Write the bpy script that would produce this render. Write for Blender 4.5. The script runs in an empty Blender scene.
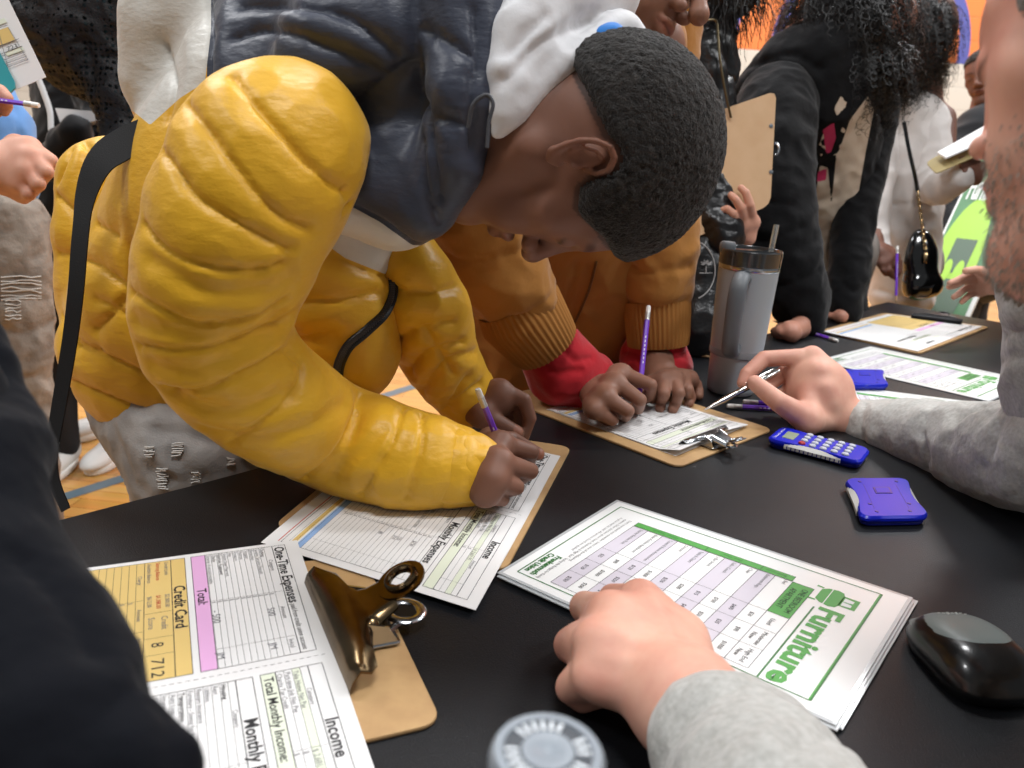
import bpy, math, random
import numpy as np
from mathutils import Vector, Matrix, noise
from mathutils.bvhtree import BVHTree
random.seed(7)
C = bpy.context.scene.collection
TZ = 0.74                                    # table top height above the floor
# ---------------------------------------------------------------- camera
F_PX = 800.0
PT, RL, CH = math.radians(17.2), math.radians(3.9), 0.37
CAM = np.array([0, 0, TZ + CH])
_fw = np.array([0, math.cos(PT), -math.sin(PT)]); _up = np.array([0, math.sin(PT), math.cos(PT)]); _rt = np.array([1., 0, 0])
CR = math.cos(RL) * _rt + math.sin(RL) * _up
CU = -math.sin(RL) * _rt + math.cos(RL) * _up
CF = _fw
cam_data = bpy.data.cameras.new('camera'); cam = bpy.data.objects.new('camera', cam_data); C.objects.link(cam)
cam.matrix_world = Matrix(((CR[0], CU[0], -CF[0], CAM[0]), (CR[1], CU[1], -CF[1], CAM[1]), (CR[2], CU[2], -CF[2], CAM[2]), (0, 0, 0, 1)))
cam_data.sensor_width = 36.0; cam_data.lens = F_PX / 1024 * 36.0
cam_data.clip_start = 0.01; cam_data.clip_end = 100
cam_data.dof.use_dof = True; cam_data.dof.focus_distance = 0.85; cam_data.dof.aperture_fstop = 8.0
bpy.context.scene.camera = cam

def ray(x, y): return CF + CR * (x - 512) / F_PX - CU * (y - 384) / F_PX
def P(x, y, d): return CAM + ray(x, y) * d                      # a point d metres ahead of the lens plane
def T(x, y, z=0.0):                                            # a point z above the table top
    r = ray(x, y); return CAM + r * ((TZ + z - CAM[2]) / r[2])
def Q(lat, up, dep): return CAM + CR * lat + CU * up + CF * dep   # metres right, up and ahead of the lens
def depth(p): return float((np.array(p) - CAM) @ CF)
def px(r, d): return r * d / F_PX                              # pixels -> metres at a depth
def nrm(v): v = np.array(v, float); return v / max(1e-12, np.linalg.norm(v))
# ---------------------------------------------------------------- properties
def tag(o, label=None, cat=None, group=None, kind=None):
    if label: o['label'] = label
    if cat: o['category'] = cat
    if group: o['group'] = group
    if kind: o['kind'] = kind
    return o
def empty(name, loc=(0, 0, 0), label=None, cat=None, group=None):
    o = bpy.data.objects.new(name, None); C.objects.link(o); o.empty_display_size = .02
    o.location = [float(v) for v in loc]
    return tag(o, label, cat, group)
def link(name, me, parent=None):
    o = bpy.data.objects.new(name, me); C.objects.link(o)
    if parent is not None:
        o.parent = parent
        m = Matrix.Translation(parent.location)
        p = parent
        while p.parent: p = p.parent; m = Matrix.Translation(p.location) @ m
        o.matrix_parent_inverse = m.inverted()
    return o
# ---------------------------------------------------------------- materials
def lin(c):
    if isinstance(c, str): c = tuple(int(c[i:i + 2], 16) for i in (0, 2, 4))
    return tuple(((v / 255) / 12.92 if v / 255 <= .04045 else ((v / 255 + .055) / 1.055) ** 2.4) for v in c) + (1.0,)
_mats = {}
def mat(name, col, rough=.6, metal=0., bump=None, vary=None, sheen=0., coat=0., trans=0., spec=.5, attr=False, alpha=1., sss=0., wave=None, ior=1.45):
    """bump=(scale, strength, dist[, stretch]); vary=(scale, other colour, amount); attr: multiply by vertex colour 'Col'"""
    if name in _mats: return _mats[name]
    m = bpy.data.materials.new(name); m.use_nodes = True; nt = m.node_tree; N = nt.nodes; L = nt.links
    b = N['Principled BSDF']; c = lin(col); b.inputs['Base Color'].default_value = c
    b.inputs['Roughness'].default_value = rough; b.inputs['Metallic'].default_value = metal
    b.inputs['Specular IOR Level'].default_value = spec; b.inputs['IOR'].default_value = ior
    b.inputs['Sheen Weight'].default_value = sheen; b.inputs['Sheen Roughness'].default_value = .4
    b.inputs['Coat Weight'].default_value = coat; b.inputs['Coat Roughness'].default_value = .08
    b.inputs['Transmission Weight'].default_value = trans; b.inputs['Alpha'].default_value = alpha
    if sss: b.inputs['Subsurface Weight'].default_value = sss; b.inputs['Subsurface Radius'].default_value = (.012, .005, .003); b.inputs['Subsurface Scale'].default_value = .6
    tc = N.new('ShaderNodeTexCoord'); out = None
    if vary:
        no = N.new('ShaderNodeTexNoise'); no.inputs['Scale'].default_value = vary[0]; no.inputs['Detail'].default_value = 5
        L.new(tc.outputs['Object'], no.inputs['Vector'])
        rp = N.new('ShaderNodeValToRGB'); rp.color_ramp.elements[0].position = .35; rp.color_ramp.elements[1].position = .68
        L.new(no.outputs['Fac'], rp.inputs['Fac'])
        mu = N.new('ShaderNodeMath'); mu.operation = 'MULTIPLY'; mu.inputs[1].default_value = vary[2]; L.new(rp.outputs['Color'], mu.inputs[0])
        mx = N.new('ShaderNodeMix'); mx.data_type = 'RGBA'; mx.inputs[6].default_value = c; mx.inputs[7].default_value = lin(vary[1])
        L.new(mu.outputs[0], mx.inputs[0]); out = mx.outputs[2]
    if attr:
        at = N.new('ShaderNodeAttribute'); at.attribute_name = 'Col'
        mx = N.new('ShaderNodeMix'); mx.data_type = 'RGBA'; mx.blend_type = 'MULTIPLY'; mx.inputs[0].default_value = 1
        mx.inputs[6].default_value = c
        if out: L.new(out, mx.inputs[6])
        L.new(at.outputs['Color'], mx.inputs[7]); out = mx.outputs[2]
    if out: L.new(out, b.inputs['Base Color'])
    prev = None
    bl = [] if not bump else ([bump] if not isinstance(bump[0], (tuple, list)) else list(bump))
    for bp in bl:
        no = N.new('ShaderNodeTexNoise'); no.inputs['Scale'].default_value = bp[0]; no.inputs['Detail'].default_value = 4
        if len(bp) > 3:
            mp = N.new('ShaderNodeMapping'); mp.inputs['Scale'].default_value = bp[3]
            L.new(tc.outputs['Object'], mp.inputs['Vector']); L.new(mp.outputs[0], no.inputs['Vector'])
        else: L.new(tc.outputs['Object'], no.inputs['Vector'])
        bn = N.new('ShaderNodeBump'); bn.inputs['Strength'].default_value = bp[1]; bn.inputs['Distance'].default_value = bp[2]
        L.new(no.outputs['Fac'], bn.inputs['Height'])
        if prev: L.new(prev, bn.inputs['Normal'])
        prev = bn.outputs[0]
    if prev: L.new(prev, b.inputs['Normal'])
    _mats[name] = m; return m
# ---------------------------------------------------------------- plain mesh builder
class MB:
    def __init__(s): s.v = []; s.f = []; s.m = []; s.mats = []
    def mi(s, m):
        if m not in s.mats: s.mats.append(m)
        return s.mats.index(m)
    def add(s, vs, fs, m):
        o = len(s.v); s.v += [tuple(map(float, v)) for v in vs]; s.f += [tuple(o + i for i in f) for f in fs]; s.m += [s.mi(m)] * len(fs)
    def poly(s, pts, m): s.add(pts, [tuple(range(len(pts)))], m)
    def box(s, c, size, m, R=None, bev=0.0):
        R = np.eye(3) if R is None else np.array(R); h = np.array(size) / 2
        if bev:
            s.prism([(x, y) for x, y in rrect(size[0], size[1], bev, 4)], size[2], c, m, R, edge=min(bev, size[2] * .3)); return
        vs = [np.array(c) + R @ (h * np.array(q)) for q in ((-1,-1,-1),(1,-1,-1),(1,1,-1),(-1,1,-1),(-1,-1,1),(1,-1,1),(1,1,1),(-1,1,1))]
        s.add(vs, [(0,3,2,1),(4,5,6,7),(0,1,5,4),(1,2,6,5),(2,3,7,6),(3,0,4,7)], m)
    def prism(s, out, hgt, c, m, R=None, edge=0.0):
        """outline (x,y) extruded along local z, centred, edges eased by `edge`"""
        R = np.eye(3) if R is None else np.array(R); out = np.array(out, float); n = len(out)
        def inset(e):
            cen = out.mean(0); d = out - cen; l = np.linalg.norm(d, axis=1, keepdims=True); return cen + d * np.maximum(0, (l - e) / np.maximum(l, 1e-9))
        lv = [(-hgt/2, edge), (-hgt/2 + edge, 0), (hgt/2 - edge, 0), (hgt/2, edge)] if edge else [(-hgt/2, 0), (hgt/2, 0)]
        vs = []
        for z, e in lv:
            for x, y in inset(e): vs.append(np.array(c) + R @ np.array([x, y, z]))
        fs = [tuple(reversed(range(n))), tuple(range((len(lv)-1)*n, len(lv)*n))]
        for k in range(len(lv) - 1):
            for i in range(n):
                j = (i + 1) % n; fs.append((k*n+i, k*n+j, (k+1)*n+j, (k+1)*n+i))
        s.add(vs, fs, m)
    def tube(s, pts, r, m, n=10, caps=True, flat=None):
        pts = [np.array(p, float) for p in pts]; k = len(pts)
        rr = [r] * k if np.isscalar(r) else list(r)
        t0 = nrm(pts[1] - pts[0]); a = nrm(np.cross(t0, [0, 0, 1] if abs(t0[2]) < .9 else [1, 0, 0])); rings = []
        for i in range(k):
            t = nrm((pts[min(i+1, k-1)] - pts[max(i-1, 0)])); a = nrm(a - t * (a @ t)); b = np.cross(t, a)
            fa, fb = (1, 1)
            if flat is not None:
                a = nrm(np.array(flat[0]) - t * (np.array(flat[0]) @ t)); b = np.cross(t, a); fa = flat[1]; fb = 1
            rings.append([pts[i] + rr[i] * (fa * a * math.cos(q) + fb * b * math.sin(q)) for q in [2*math.pi*j/n for j in range(n)]])
        vs = [v for rg in rings for v in rg]; fs = []
        for i in range(k - 1):
            for j in range(n):
                q = (j + 1) % n; fs.append((i*n+j, i*n+q, (i+1)*n+q, (i+1)*n+j))
        if caps: fs += [tuple(reversed(range(n))), tuple(range((k-1)*n, k*n))]
        s.add(vs, fs, m)
    def lathe(s, prof, base, axis, m, n=48, a0=None):
        """prof: (radius, height along axis)"""
        ax = nrm(axis); u = nrm(np.cross(ax, [0, 1, 0] if abs(ax[1]) < .9 else [1, 0, 0])); w = np.cross(ax, u)
        vs = [np.array(base) + ax * h + r * (u * math.cos(q) + w * math.sin(q)) for r, h in prof for q in [2*math.pi*j/n for j in range(n)]]
        k = len(prof); fs = []
        for i in range(k - 1):
            for j in range(n):
                q = (j + 1) % n; fs.append((i*n+j, i*n+q, (i+1)*n+q, (i+1)*n+j))
        if prof[0][0] > 1e-5: fs.append(tuple(reversed(range(n))))
        if prof[-1][0] > 1e-5: fs.append(tuple(range((k-1)*n, k*n)))
        s.add(vs, fs, m)
    def build(s, name, parent=None, smooth=40):
        me = bpy.data.meshes.new(name); me.from_pydata(s.v, [], s.f); me.update()
        for m in s.mats: me.materials.append(m)
        me.polygons.foreach_set('material_index', s.m)
        if smooth:
            me.polygons.foreach_set('use_smooth', [True] * len(s.f))
            try: me.set_sharp_from_angle(angle=math.radians(smooth))
            except Exception: pass
        return link(name, me, parent)
def rrect(w, h, r, n=5):
    o = []
    for cx, cy, a in ((w/2-r, h/2-r, 0), (-w/2+r, h/2-r, 90), (-w/2+r, -h/2+r, 180), (w/2-r, -h/2+r, 270)):
        for i in range(n + 1):
            q = math.radians(a + 90 * i / n); o.append((cx + r * math.cos(q), cy + r * math.sin(q)))
    return o
def spline(pts, n=8):
    """Catmull-Rom through points of any dimension"""
    p = [np.array(q, float) for q in pts]
    if len(p) < 3: return [p[0] + (p[-1] - p[0]) * i / n for i in range(n + 1)]
    p = [2*p[0]-p[1]] + p + [2*p[-1]-p[-2]]; o = []
    for i in range(1, len(p) - 2):
        for k in range(n):
            t = k / n; o.append(.5*((2*p[i]) + (-p[i-1]+p[i+1])*t + (2*p[i-1]-5*p[i]+4*p[i+1]-p[i+2])*t*t + (-p[i-1]+3*p[i]-3*p[i+1]+p[i+2])*t**3))
    o.append(p[-2]); return o
# ---------------------------------------------------------------- smooth solids: blended round cones and ellipsoids -> one surface
class Solid:
    def __init__(s): s.p = []
    def cone(s, a, b, ra, rb=None, k=.01, flat=None, cut=False):
        """round cone a->b; flat=(normal, factor) thins the section along normal"""
        s.p.append(('c', np.array(a, float), np.array(b, float), ra, ra if rb is None else rb, k, flat, cut)); return s
    def chain(s, pts, k=.01, flat=None):
        """pts: (point, radius)"""
        s.p.append(('g', [('c', np.array(a, float), np.array(b, float), ra, rb, k, flat, False) for (a, ra), (b, rb) in zip(pts[:-1], pts[1:])], k, False)); return s
    def pc(s, pts, k=.02, flat=None, n=0):
        """chain from (px, py, depth, radius in px)"""
        if n: pts = spline(pts, n)
        return s.chain([(P(q[0], q[1], q[2]), px(q[3], q[2])) for q in pts], k, flat)
    def ell(s, c, r, R=None, k=.01, cut=False):
        s.p.append(('e', np.array(c, float), np.array(r, float), None if R is None else np.array(R, float), k, cut)); return s
    def bounds(s, q):
        if q[0] == 'g':
            bb = [s.bounds(c) for c in q[1]]; return np.min([b[0] for b in bb], 0), np.max([b[1] for b in bb], 0)
        if q[0] == 'c':
            m = max(q[3], q[4]); return np.minimum(q[1], q[2]) - m, np.maximum(q[1], q[2]) + m
        m = q[2].max(); 
        if q[3] is None: return q[1] - q[2], q[1] + q[2]
        e = np.sqrt(((q[3] * q[2][None, :]) ** 2).sum(1)); return q[1] - e, q[1] + e
    def grid(s, h):
        adds = [q for q in s.p if not q[-1]]
        kk = max((q[2] if q[0] == 'g' else q[5] if q[0] == 'c' else q[4]) for q in adds)
        lo = np.min([s.bounds(q)[0] for q in adds], 0) - 3*h - kk*.35; hi = np.max([s.bounds(q)[1] for q in adds], 0) + 3*h + kk*.35
        n = np.ceil((hi - lo) / h).astype(int) + 1
        D = np.full(n, 1e3, np.float32)
        for q in s.p:
            k = q[2] if q[0] == 'g' else q[5] if q[0] == 'c' else q[4]
            l, u = s.bounds(q); pad = k + 3*h
            i0 = np.maximum(0, np.floor((l - pad - lo) / h).astype(int)); i1 = np.minimum(n, np.ceil((u + pad - lo) / h).astype(int) + 1)
            if (i1 <= i0).any(): continue
            sl = tuple(slice(i0[a], i1[a]) for a in range(3))
            if q[0] == 'g':
                d = np.full(tuple(i1 - i0), 1e3, np.float32); ki = min(.003, k * .1) + 1e-6
                for c in q[1]:
                    l2, u2 = s.bounds(c); j0 = np.clip(np.floor((l2 - pad - lo) / h).astype(int), i0, i1); j1 = np.clip(np.ceil((u2 + pad - lo) / h).astype(int) + 1, i0, i1)
                    if (j1 <= j0).any(): continue
                    dc = s.dist(c, lo, h, j0, j1); s2 = tuple(slice(j0[a] - i0[a], j1[a] - i0[a]) for a in range(3)); cur = d[s2]
                    hh = np.clip(.5 + .5 * (cur - dc) / ki, 0, 1); d[s2] = cur * (1 - hh) + dc * hh - ki * hh * (1 - hh)
            else: d = s.dist(q, lo, h, i0, i1)
            cur = D[sl]
            if q[-1]:
                hh = np.clip(.5 + .5 * (-cur - d) / max(k, 1e-6), 0, 1)
                D[sl] = -(-cur * (1 - hh) + d * hh - k * hh * (1 - hh))
            else:
                hh = np.clip(.5 + .5 * (cur - d) / max(k, 1e-6), 0, 1)
                D[sl] = cur * (1 - hh) + d * hh - k * hh * (1 - hh)
        return D, lo
    def dist(s, q, lo, h, i0, i1):
        ax = [lo[a] + h * np.arange(i0[a], i1[a]) for a in range(3)]
        X = np.stack(np.meshgrid(*ax, indexing='ij'), -1).astype(np.float32)
        if q[0] == 'c':
            a, b, ra, rb = q[1], q[2], q[3], q[4]; pa = X - a.astype(np.float32); ba = b - a; L2 = max(1e-12, float(ba @ ba))
            t = np.clip((pa @ ba.astype(np.float32)) / L2, 0, 1); v = pa - t[..., None] * ba.astype(np.float32); sc = 1.0
            if q[6] is not None:
                nn = nrm(q[6][0]).astype(np.float32); c = v @ nn; v = v + (c * (1 / q[6][1] - 1))[..., None] * nn; sc = q[6][1]
            d = np.linalg.norm(v, axis=-1) - (ra + (rb - ra) * t)
            return d * (.5 + .5 * sc) if sc < 1 else d
        v = X - q[1].astype(np.float32)
        if q[3] is not None: v = v @ q[3].astype(np.float32)
        r = q[2].astype(np.float32); k0 = np.linalg.norm(v / r, axis=-1); k1 = np.linalg.norm(v / (r * r), axis=-1)
        d = k0 * (k0 - 1) / np.maximum(k1, 1e-6); return np.where(k0 < .05, -r.min(), d)
    def surf(s, h=.004):
        D, lo = s.grid(h); return nets(D, lo, h)
def nets(D, lo, h):
    n = D.shape; ins = D < 0
    c = ins[:-1, :-1, :-1].astype(np.int8) * 0
    cnt = np.zeros(tuple(x - 1 for x in n), np.int8)
    for dx in (0, 1):
        for dy in (0, 1):
            for dz in (0, 1): cnt += ins[dx:n[0]-1+dx, dy:n[1]-1+dy, dz:n[2]-1+dz]
    act = (cnt > 0) & (cnt < 8); idx = np.argwhere(act); vid = np.full(act.shape, -1, np.int64); vid[act] = np.arange(len(idx))
    acc = np.zeros((len(idx), 3)); w = np.zeros(len(idx))
    cor = [(a, b, c) for a in (0, 1) for b in (0, 1) for c in (0, 1)]
    vals = {q: D[idx[:, 0] + q[0], idx[:, 1] + q[1], idx[:, 2] + q[2]].astype(float) for q in cor}
    for q in cor:
        for ax in range(3):
            if q[ax]: continue
            r = list(q); r[ax] = 1; r = tuple(r); a, b = vals[q], vals[r]; m = (a < 0) != (b < 0)
            t = np.where(m, a / np.where(m, a - b, 1), 0); pt = np.tile(np.array(q, float), (len(idx), 1)); pt[:, ax] += t
            acc += pt * m[:, None]; w += m
    V = lo + h * (idx + acc / w[:, None]); Fs = []
    for ax in range(3):
        o = [1, 1, 1]; o[ax] = 0; sl0 = [slice(1, -1)] * 3; sl0[ax] = slice(0, -1); sl1 = list(sl0); sl1[ax] = slice(1, None)
        A = ins[tuple(sl0)]; B = ins[tuple(sl1)]; e = np.argwhere(A != B)
        off = np.array([1, 1, 1]); off[ax] = 0; e2 = e + off; fl = A[tuple(e.T)]
        u, v = (ax + 1) % 3, (ax + 2) % 3; du = np.zeros(3, int); du[u] = 1; dv = np.zeros(3, int); dv[v] = 1
        q0, q1, q2, q3 = e2 - du - dv, e2 - dv, e2, e2 - du
        ids = np.stack([vid[tuple(q.T)] for q in (q0, q1, q2, q3)], 1); ids[~fl] = ids[~fl][:, ::-1]
        Fs.append(ids)
    Fc = np.concatenate(Fs); Fc = Fc[(Fc >= 0).all(1)]
    return V, Fc
def normals(V, Fc):
    N = np.zeros_like(V); a, b, c, d = (V[Fc[:, i]] for i in range(4)); fn = np.cross(c - a, d - b)
    for i in range(4): np.add.at(N, Fc[:, i], fn)
    return N / np.maximum(1e-12, np.linalg.norm(N, axis=1, keepdims=True))
def relax(V, Fc, it=1, lam=.5):
    for _ in range(it):
        S = np.zeros_like(V); W = np.zeros(len(V))
        for i in range(4):
            for j in (1, 3): np.add.at(S, Fc[:, i], V[Fc[:, (i+j) % 4]]); np.add.at(W, Fc[:, i], 1)
        V = V * (1 - lam) + lam * S / W[:, None]
    return V
def segdist(V, polys):
    """distance of every vertex to the nearest of the polylines"""
    best = np.full(len(V), 1e3)
    for pl in polys:
        pl = np.array(pl)
        for a, b in zip(pl[:-1], pl[1:]):
            ba = b - a; L2 = max(1e-12, ba @ ba); pa = V - a; t = np.clip(pa @ ba / L2, 0, 1)
            best = np.minimum(best, ((pa - t[:, None] * ba) ** 2).sum(1))
    return np.sqrt(best)
def onto(V, Fc, lines, step=6):
    """drape polylines (px, py) on the surface the lens sees; breaks where they leave it"""
    bv = BVHTree.FromPolygons([tuple(v) for v in V], [tuple(map(int, f)) for f in Fc]); out = []
    for ln in lines:
        sp = spline(ln, 6) if len(ln) > 2 else spline(ln, 10); cur = []
        for q in sp:
            hit = bv.ray_cast(Vector(CAM), Vector(ray(q[0], q[1])).normalized())[0]
            if hit is None or (cur and (np.linalg.norm(np.array(hit) - cur[-1]) > .06)):
                if len(cur) > 1: out.append(cur)
                cur = [] if hit is None else [np.array(hit)]
            else: cur.append(np.array(hit))
        if len(cur) > 1: out.append(cur)
    return out
def fnoise(V, scale, seed=0.):
    return np.array([noise.noise(Vector((v[0]*scale[0]+seed, v[1]*scale[1]+seed*1.7, v[2]*scale[2]-seed))) for v in V]) if not np.isscalar(scale) else \
        np.array([noise.noise(Vector((v[0]*scale+seed, v[1]*scale+seed*1.7, v[2]*scale-seed))) for v in V])
def mesh_from(name, V, Fc, m, parent=None, col=None):
    me = bpy.data.meshes.new(name)
    me.vertices.add(len(V)); me.vertices.foreach_set('co', np.asarray(V, np.float32).ravel())
    me.loops.add(Fc.size); me.loops.foreach_set('vertex_index', Fc.astype(np.int32).ravel())
    k = Fc.shape[1]
    me.polygons.add(len(Fc)); me.polygons.foreach_set('loop_start', np.arange(0, Fc.size, k, dtype=np.int32))
    me.update(calc_edges=True); me.validate()
    me.polygons.foreach_set('use_smooth', [True] * len(me.polygons))
    for mm in (m if isinstance(m, (list, tuple)) else [m]): me.materials.append(mm)
    if col is not None:
        at = me.color_attributes.new('Col', 'FLOAT_COLOR', 'POINT'); c4 = np.ones((len(V), 4), np.float32); c4[:, :3] = col
        at.data.foreach_set('color', c4.ravel())
    return link(name, me, parent)
def join_surf(parts):
    """[(V, F, col)] -> one"""
    Vs, Fs, Cs, o = [], [], [], 0
    for V, Fc, c in parts:
        Vs.append(V); Fs.append(Fc + o); Cs.append(np.ones((len(V), 3)) if c is None else c); o += len(V)
    return np.concatenate(Vs), np.concatenate(Fs), np.concatenate(Cs)
def smooth01(x, a, b):
    t = np.clip((x - a) / (b - a), 0, 1); return t * t * (3 - 2 * t)
# ================================================================ light
sc = bpy.context.scene
w = bpy.data.worlds.new('gym_air'); sc.world = w; w.use_nodes = True
w.node_tree.nodes['Background'].inputs[0].default_value = (.93, .97, 1.0, 1); w.node_tree.nodes['Background'].inputs[1].default_value = .19
def lamp(name, loc, size, power, col=(1, 1, 1), aim=None):
    l = bpy.data.lights.new(name, 'AREA'); l.shape = 'RECTANGLE'; l.size, l.size_y = size; l.energy = power; l.color = col
    o = bpy.data.objects.new(name, l); C.objects.link(o); o.location = loc
    if aim is not None: o.rotation_euler = (Vector(aim) - Vector(loc)).to_track_quat('-Z', 'Y').to_euler()
    return o
for i, x in enumerate((-4.5, 0.3, 5.0)):
    for j, y in enumerate((-1.0, 3.2, 7.0)):
        lamp('gym_ceiling_light', (x, y, 6.2), (1.4, .9), 165 * (1.7 if x > 4 and y > 2 else 1), (.985, .99, 1))
sc.view_settings.view_transform = 'Standard'; sc.view_settings.look = 'None'
sc.view_settings.exposure = 0.0; sc.view_settings.gamma = 1.0
try: sc.view_settings.use_curve_mapping = False
except Exception: pass
# ================================================================ floor and walls
WALL_Y = 8.6
fl = bpy.data.materials.new('gym_floor'); fl.use_nodes = True; nt = fl.node_tree; N = nt.nodes; L = nt.links; b = N['Principled BSDF']
tc = N.new('ShaderNodeTexCoord'); mp = N.new('ShaderNodeMapping'); mp.inputs['Rotation'].default_value = (0, 0, math.radians(4)); L.new(tc.outputs['Object'], mp.inputs[0])
br = N.new('ShaderNodeTexBrick'); br.inputs['Scale'].default_value = 1; br.inputs['Brick Width'].default_value = .7; br.inputs['Row Height'].default_value = .057
br.inputs['Mortar Size'].default_value = .0012; br.inputs['Color1'].default_value = lin('e0ac62'); br.inputs['Color2'].default_value = lin('c98f48'); br.inputs['Mortar'].default_value = lin('8a5a26')
br.offset = .37; L.new(mp.outputs[0], br.inputs['Vector'])
no = N.new('ShaderNodeTexNoise'); no.inputs['Scale'].default_value = 2.2; mp2 = N.new('ShaderNodeMapping'); mp2.inputs['Scale'].default_value = (1, 14, 1); L.new(mp.outputs[0], mp2.inputs[0]); L.new(mp2.outputs[0], no.inputs['Vector'])
mx = N.new('ShaderNodeMix'); mx.data_type = 'RGBA'; mx.blend_type = 'MULTIPLY'; mx.inputs[0].default_value = .35; L.new(br.outputs['Color'], mx.inputs[6]); L.new(no.outputs['Color'], mx.inputs[7]); L.new(mx.outputs[2], b.inputs['Base Color'])
b.inputs['Roughness'].default_value = .22
m_ = MB(); m_.add([(-12, -6, 0), (14, -6, 0), (14, WALL_Y + .1, 0), (-12, WALL_Y + .1, 0), (-12, -6, -.1), (14, -6, -.1), (14, WALL_Y + .1, -.1), (-12, WALL_Y + .1, -.1)], [(0, 1, 2, 3), (7, 6, 5, 4), (0, 4, 5, 1), (1, 5, 6, 2), (2, 6, 7, 3), (3, 7, 4, 0)], fl)
tag(m_.build('floor', None, 0), kind='structure')
# line painted on the court
m_ = MB(); a = T(150, 470, -TZ); q = T(460, 372, -TZ); d = nrm(q - a); s_ = np.array([-d[1], d[0], 0]) * .025
m_.add([(a - d * 2 - s_) + [0, 0, .0015], (a + d * 5 - s_) + [0, 0, .0015], (a + d * 5 + s_) + [0, 0, .0015], (a - d * 2 + s_) + [0, 0, .0015]], [(0, 1, 2, 3)], mat('court_line', '5a6d78', .3))
tag(m_.build('trim_1', None, 0), kind='structure')
# painted block wall: white below, orange mural with blue arcs above
wm = bpy.data.materials.new('block_wall'); wm.use_nodes = True; nt = wm.node_tree; N = nt.nodes; L = nt.links; b = N['Principled BSDF']
geo = N.new('ShaderNodeNewGeometry'); sx = N.new('ShaderNodeSeparateXYZ'); L.new(geo.outputs['Position'], sx.inputs[0])
def mth(op, a, b_=None, c_=None):
    n = N.new('ShaderNodeMath'); n.operation = op
    for i, v in enumerate((a, b_, c_)):
        if v is None: continue
        if isinstance(v, (int, float)): n.inputs[i].default_value = v
        else: L.new(v, n.inputs[i])
    return n.outputs[0]
X_, Z_ = sx.outputs['X'], sx.outputs['Z']
def atwall(x, y):
    r = ray(x, y); return CAM + r * ((WALL_Y - CAM[1]) / r[1])
zb = float(atwall(960, 64)[2])
cmb = N.new('ShaderNodeCombineXYZ'); L.new(X_, cmb.inputs[0]); L.new(mth('SUBTRACT', Z_, zb), cmb.inputs[1])
br = N.new('ShaderNodeTexBrick'); br.inputs['Scale'].default_value = 1; br.inputs['Brick Width'].default_value = .42; br.inputs['Row Height'].default_value = .215
br.inputs['Mortar Size'].default_value = .006; br.inputs['Mortar Smooth'].default_value = .6
br.inputs['Color1'].default_value = (1, 1, 1, 1); br.inputs['Color2'].default_value = (.96, .96, .96, 1); br.inputs['Mortar'].default_value = (.82, .82, .82, 1); L.new(cmb.outputs[0], br.inputs['Vector'])
def arc(cx, cz, r, hw):
    d = mth('SQRT', mth('ADD', mth('POWER', mth('SUBTRACT', X_, cx), 2.0), mth('POWER', mth('SUBTRACT', Z_, cz), 2.0)))
    return mth('LESS_THAN', mth('ABSOLUTE', mth('SUBTRACT', d, r)), hw)
def circ(p0, p1, p2):
    (ax, az), (bx, bz), (cx, cz) = p0, p1, p2; D = 2 * (ax * (bz - cz) + bx * (cz - az) + cx * (az - bz))
    ux = ((ax**2+az**2)*(bz-cz) + (bx**2+bz**2)*(cz-az) + (cx**2+cz**2)*(az-bz)) / D
    uz = ((ax**2+az**2)*(cx-bx) + (bx**2+bz**2)*(ax-cx) + (cx**2+cz**2)*(bx-ax)) / D
    return ux, uz, math.hypot(ax - ux, az - uz)
bands = None
for pts, hw in (([(724, 48), (733, 30), (737, 12)], .045), ([(961, 64), (965, 30), (959, 0)], .055), ([(1012, 4), (1002, 18), (1009, 34)], .05), ([(0, 14), (7, 6), (10, -6)], .06)):
    w3 = [atwall(*q) for q in pts]; cx, cz, r = circ(*[(float(q[0]), float(q[2])) for q in w3]); v = arc(cx, cz, r, hw)
    bands = v if bands is None else mth('MAXIMUM', bands, v)
above = mth('GREATER_THAN', Z_, zb)
def mixc(f, a, b_):
    n = N.new('ShaderNodeMix'); n.data_type = 'RGBA'
    L.new(f, n.inputs[0])
    for i, v in ((6, a), (7, b_)):
        if isinstance(v, str): n.inputs[i].default_value = lin(v)
        else: L.new(v, n.inputs[i])
    return n.outputs[2]
c1 = mixc(bands, 'f08a4a', '5b62ad'); c2 = mixc(above, 'd9d6cd', c1)
mm = N.new('ShaderNodeMix'); mm.data_type = 'RGBA'; mm.blend_type = 'MULTIPLY'; mm.inputs[0].default_value = 1; L.new(c2, mm.inputs[6]); L.new(br.outputs['Color'], mm.inputs[7]); L.new(mm.outputs[2], b.inputs['Base Color'])
b.inputs['Roughness'].default_value = .5
bp = N.new('ShaderNodeBump'); bp.inputs['Strength'].default_value = .6; bp.inputs['Distance'].default_value = .004; L.new(br.outputs['Fac'], bp.inputs['Height']); bp.invert = True; L.new(bp.outputs[0], b.inputs['Normal'])
m_ = MB(); m_.box((1, WALL_Y + .15, 3.2), (26, .3, 6.6), wm); tag(m_.build('wall_back', None, 0), kind='structure')
m_ = MB(); m_.box((1, WALL_Y - .012, .06), (26, .022, .12), mat('base_rubber', '2b2b2d', .5)); tag(m_.build('baseboard_back', None, 0), kind='structure')
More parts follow.
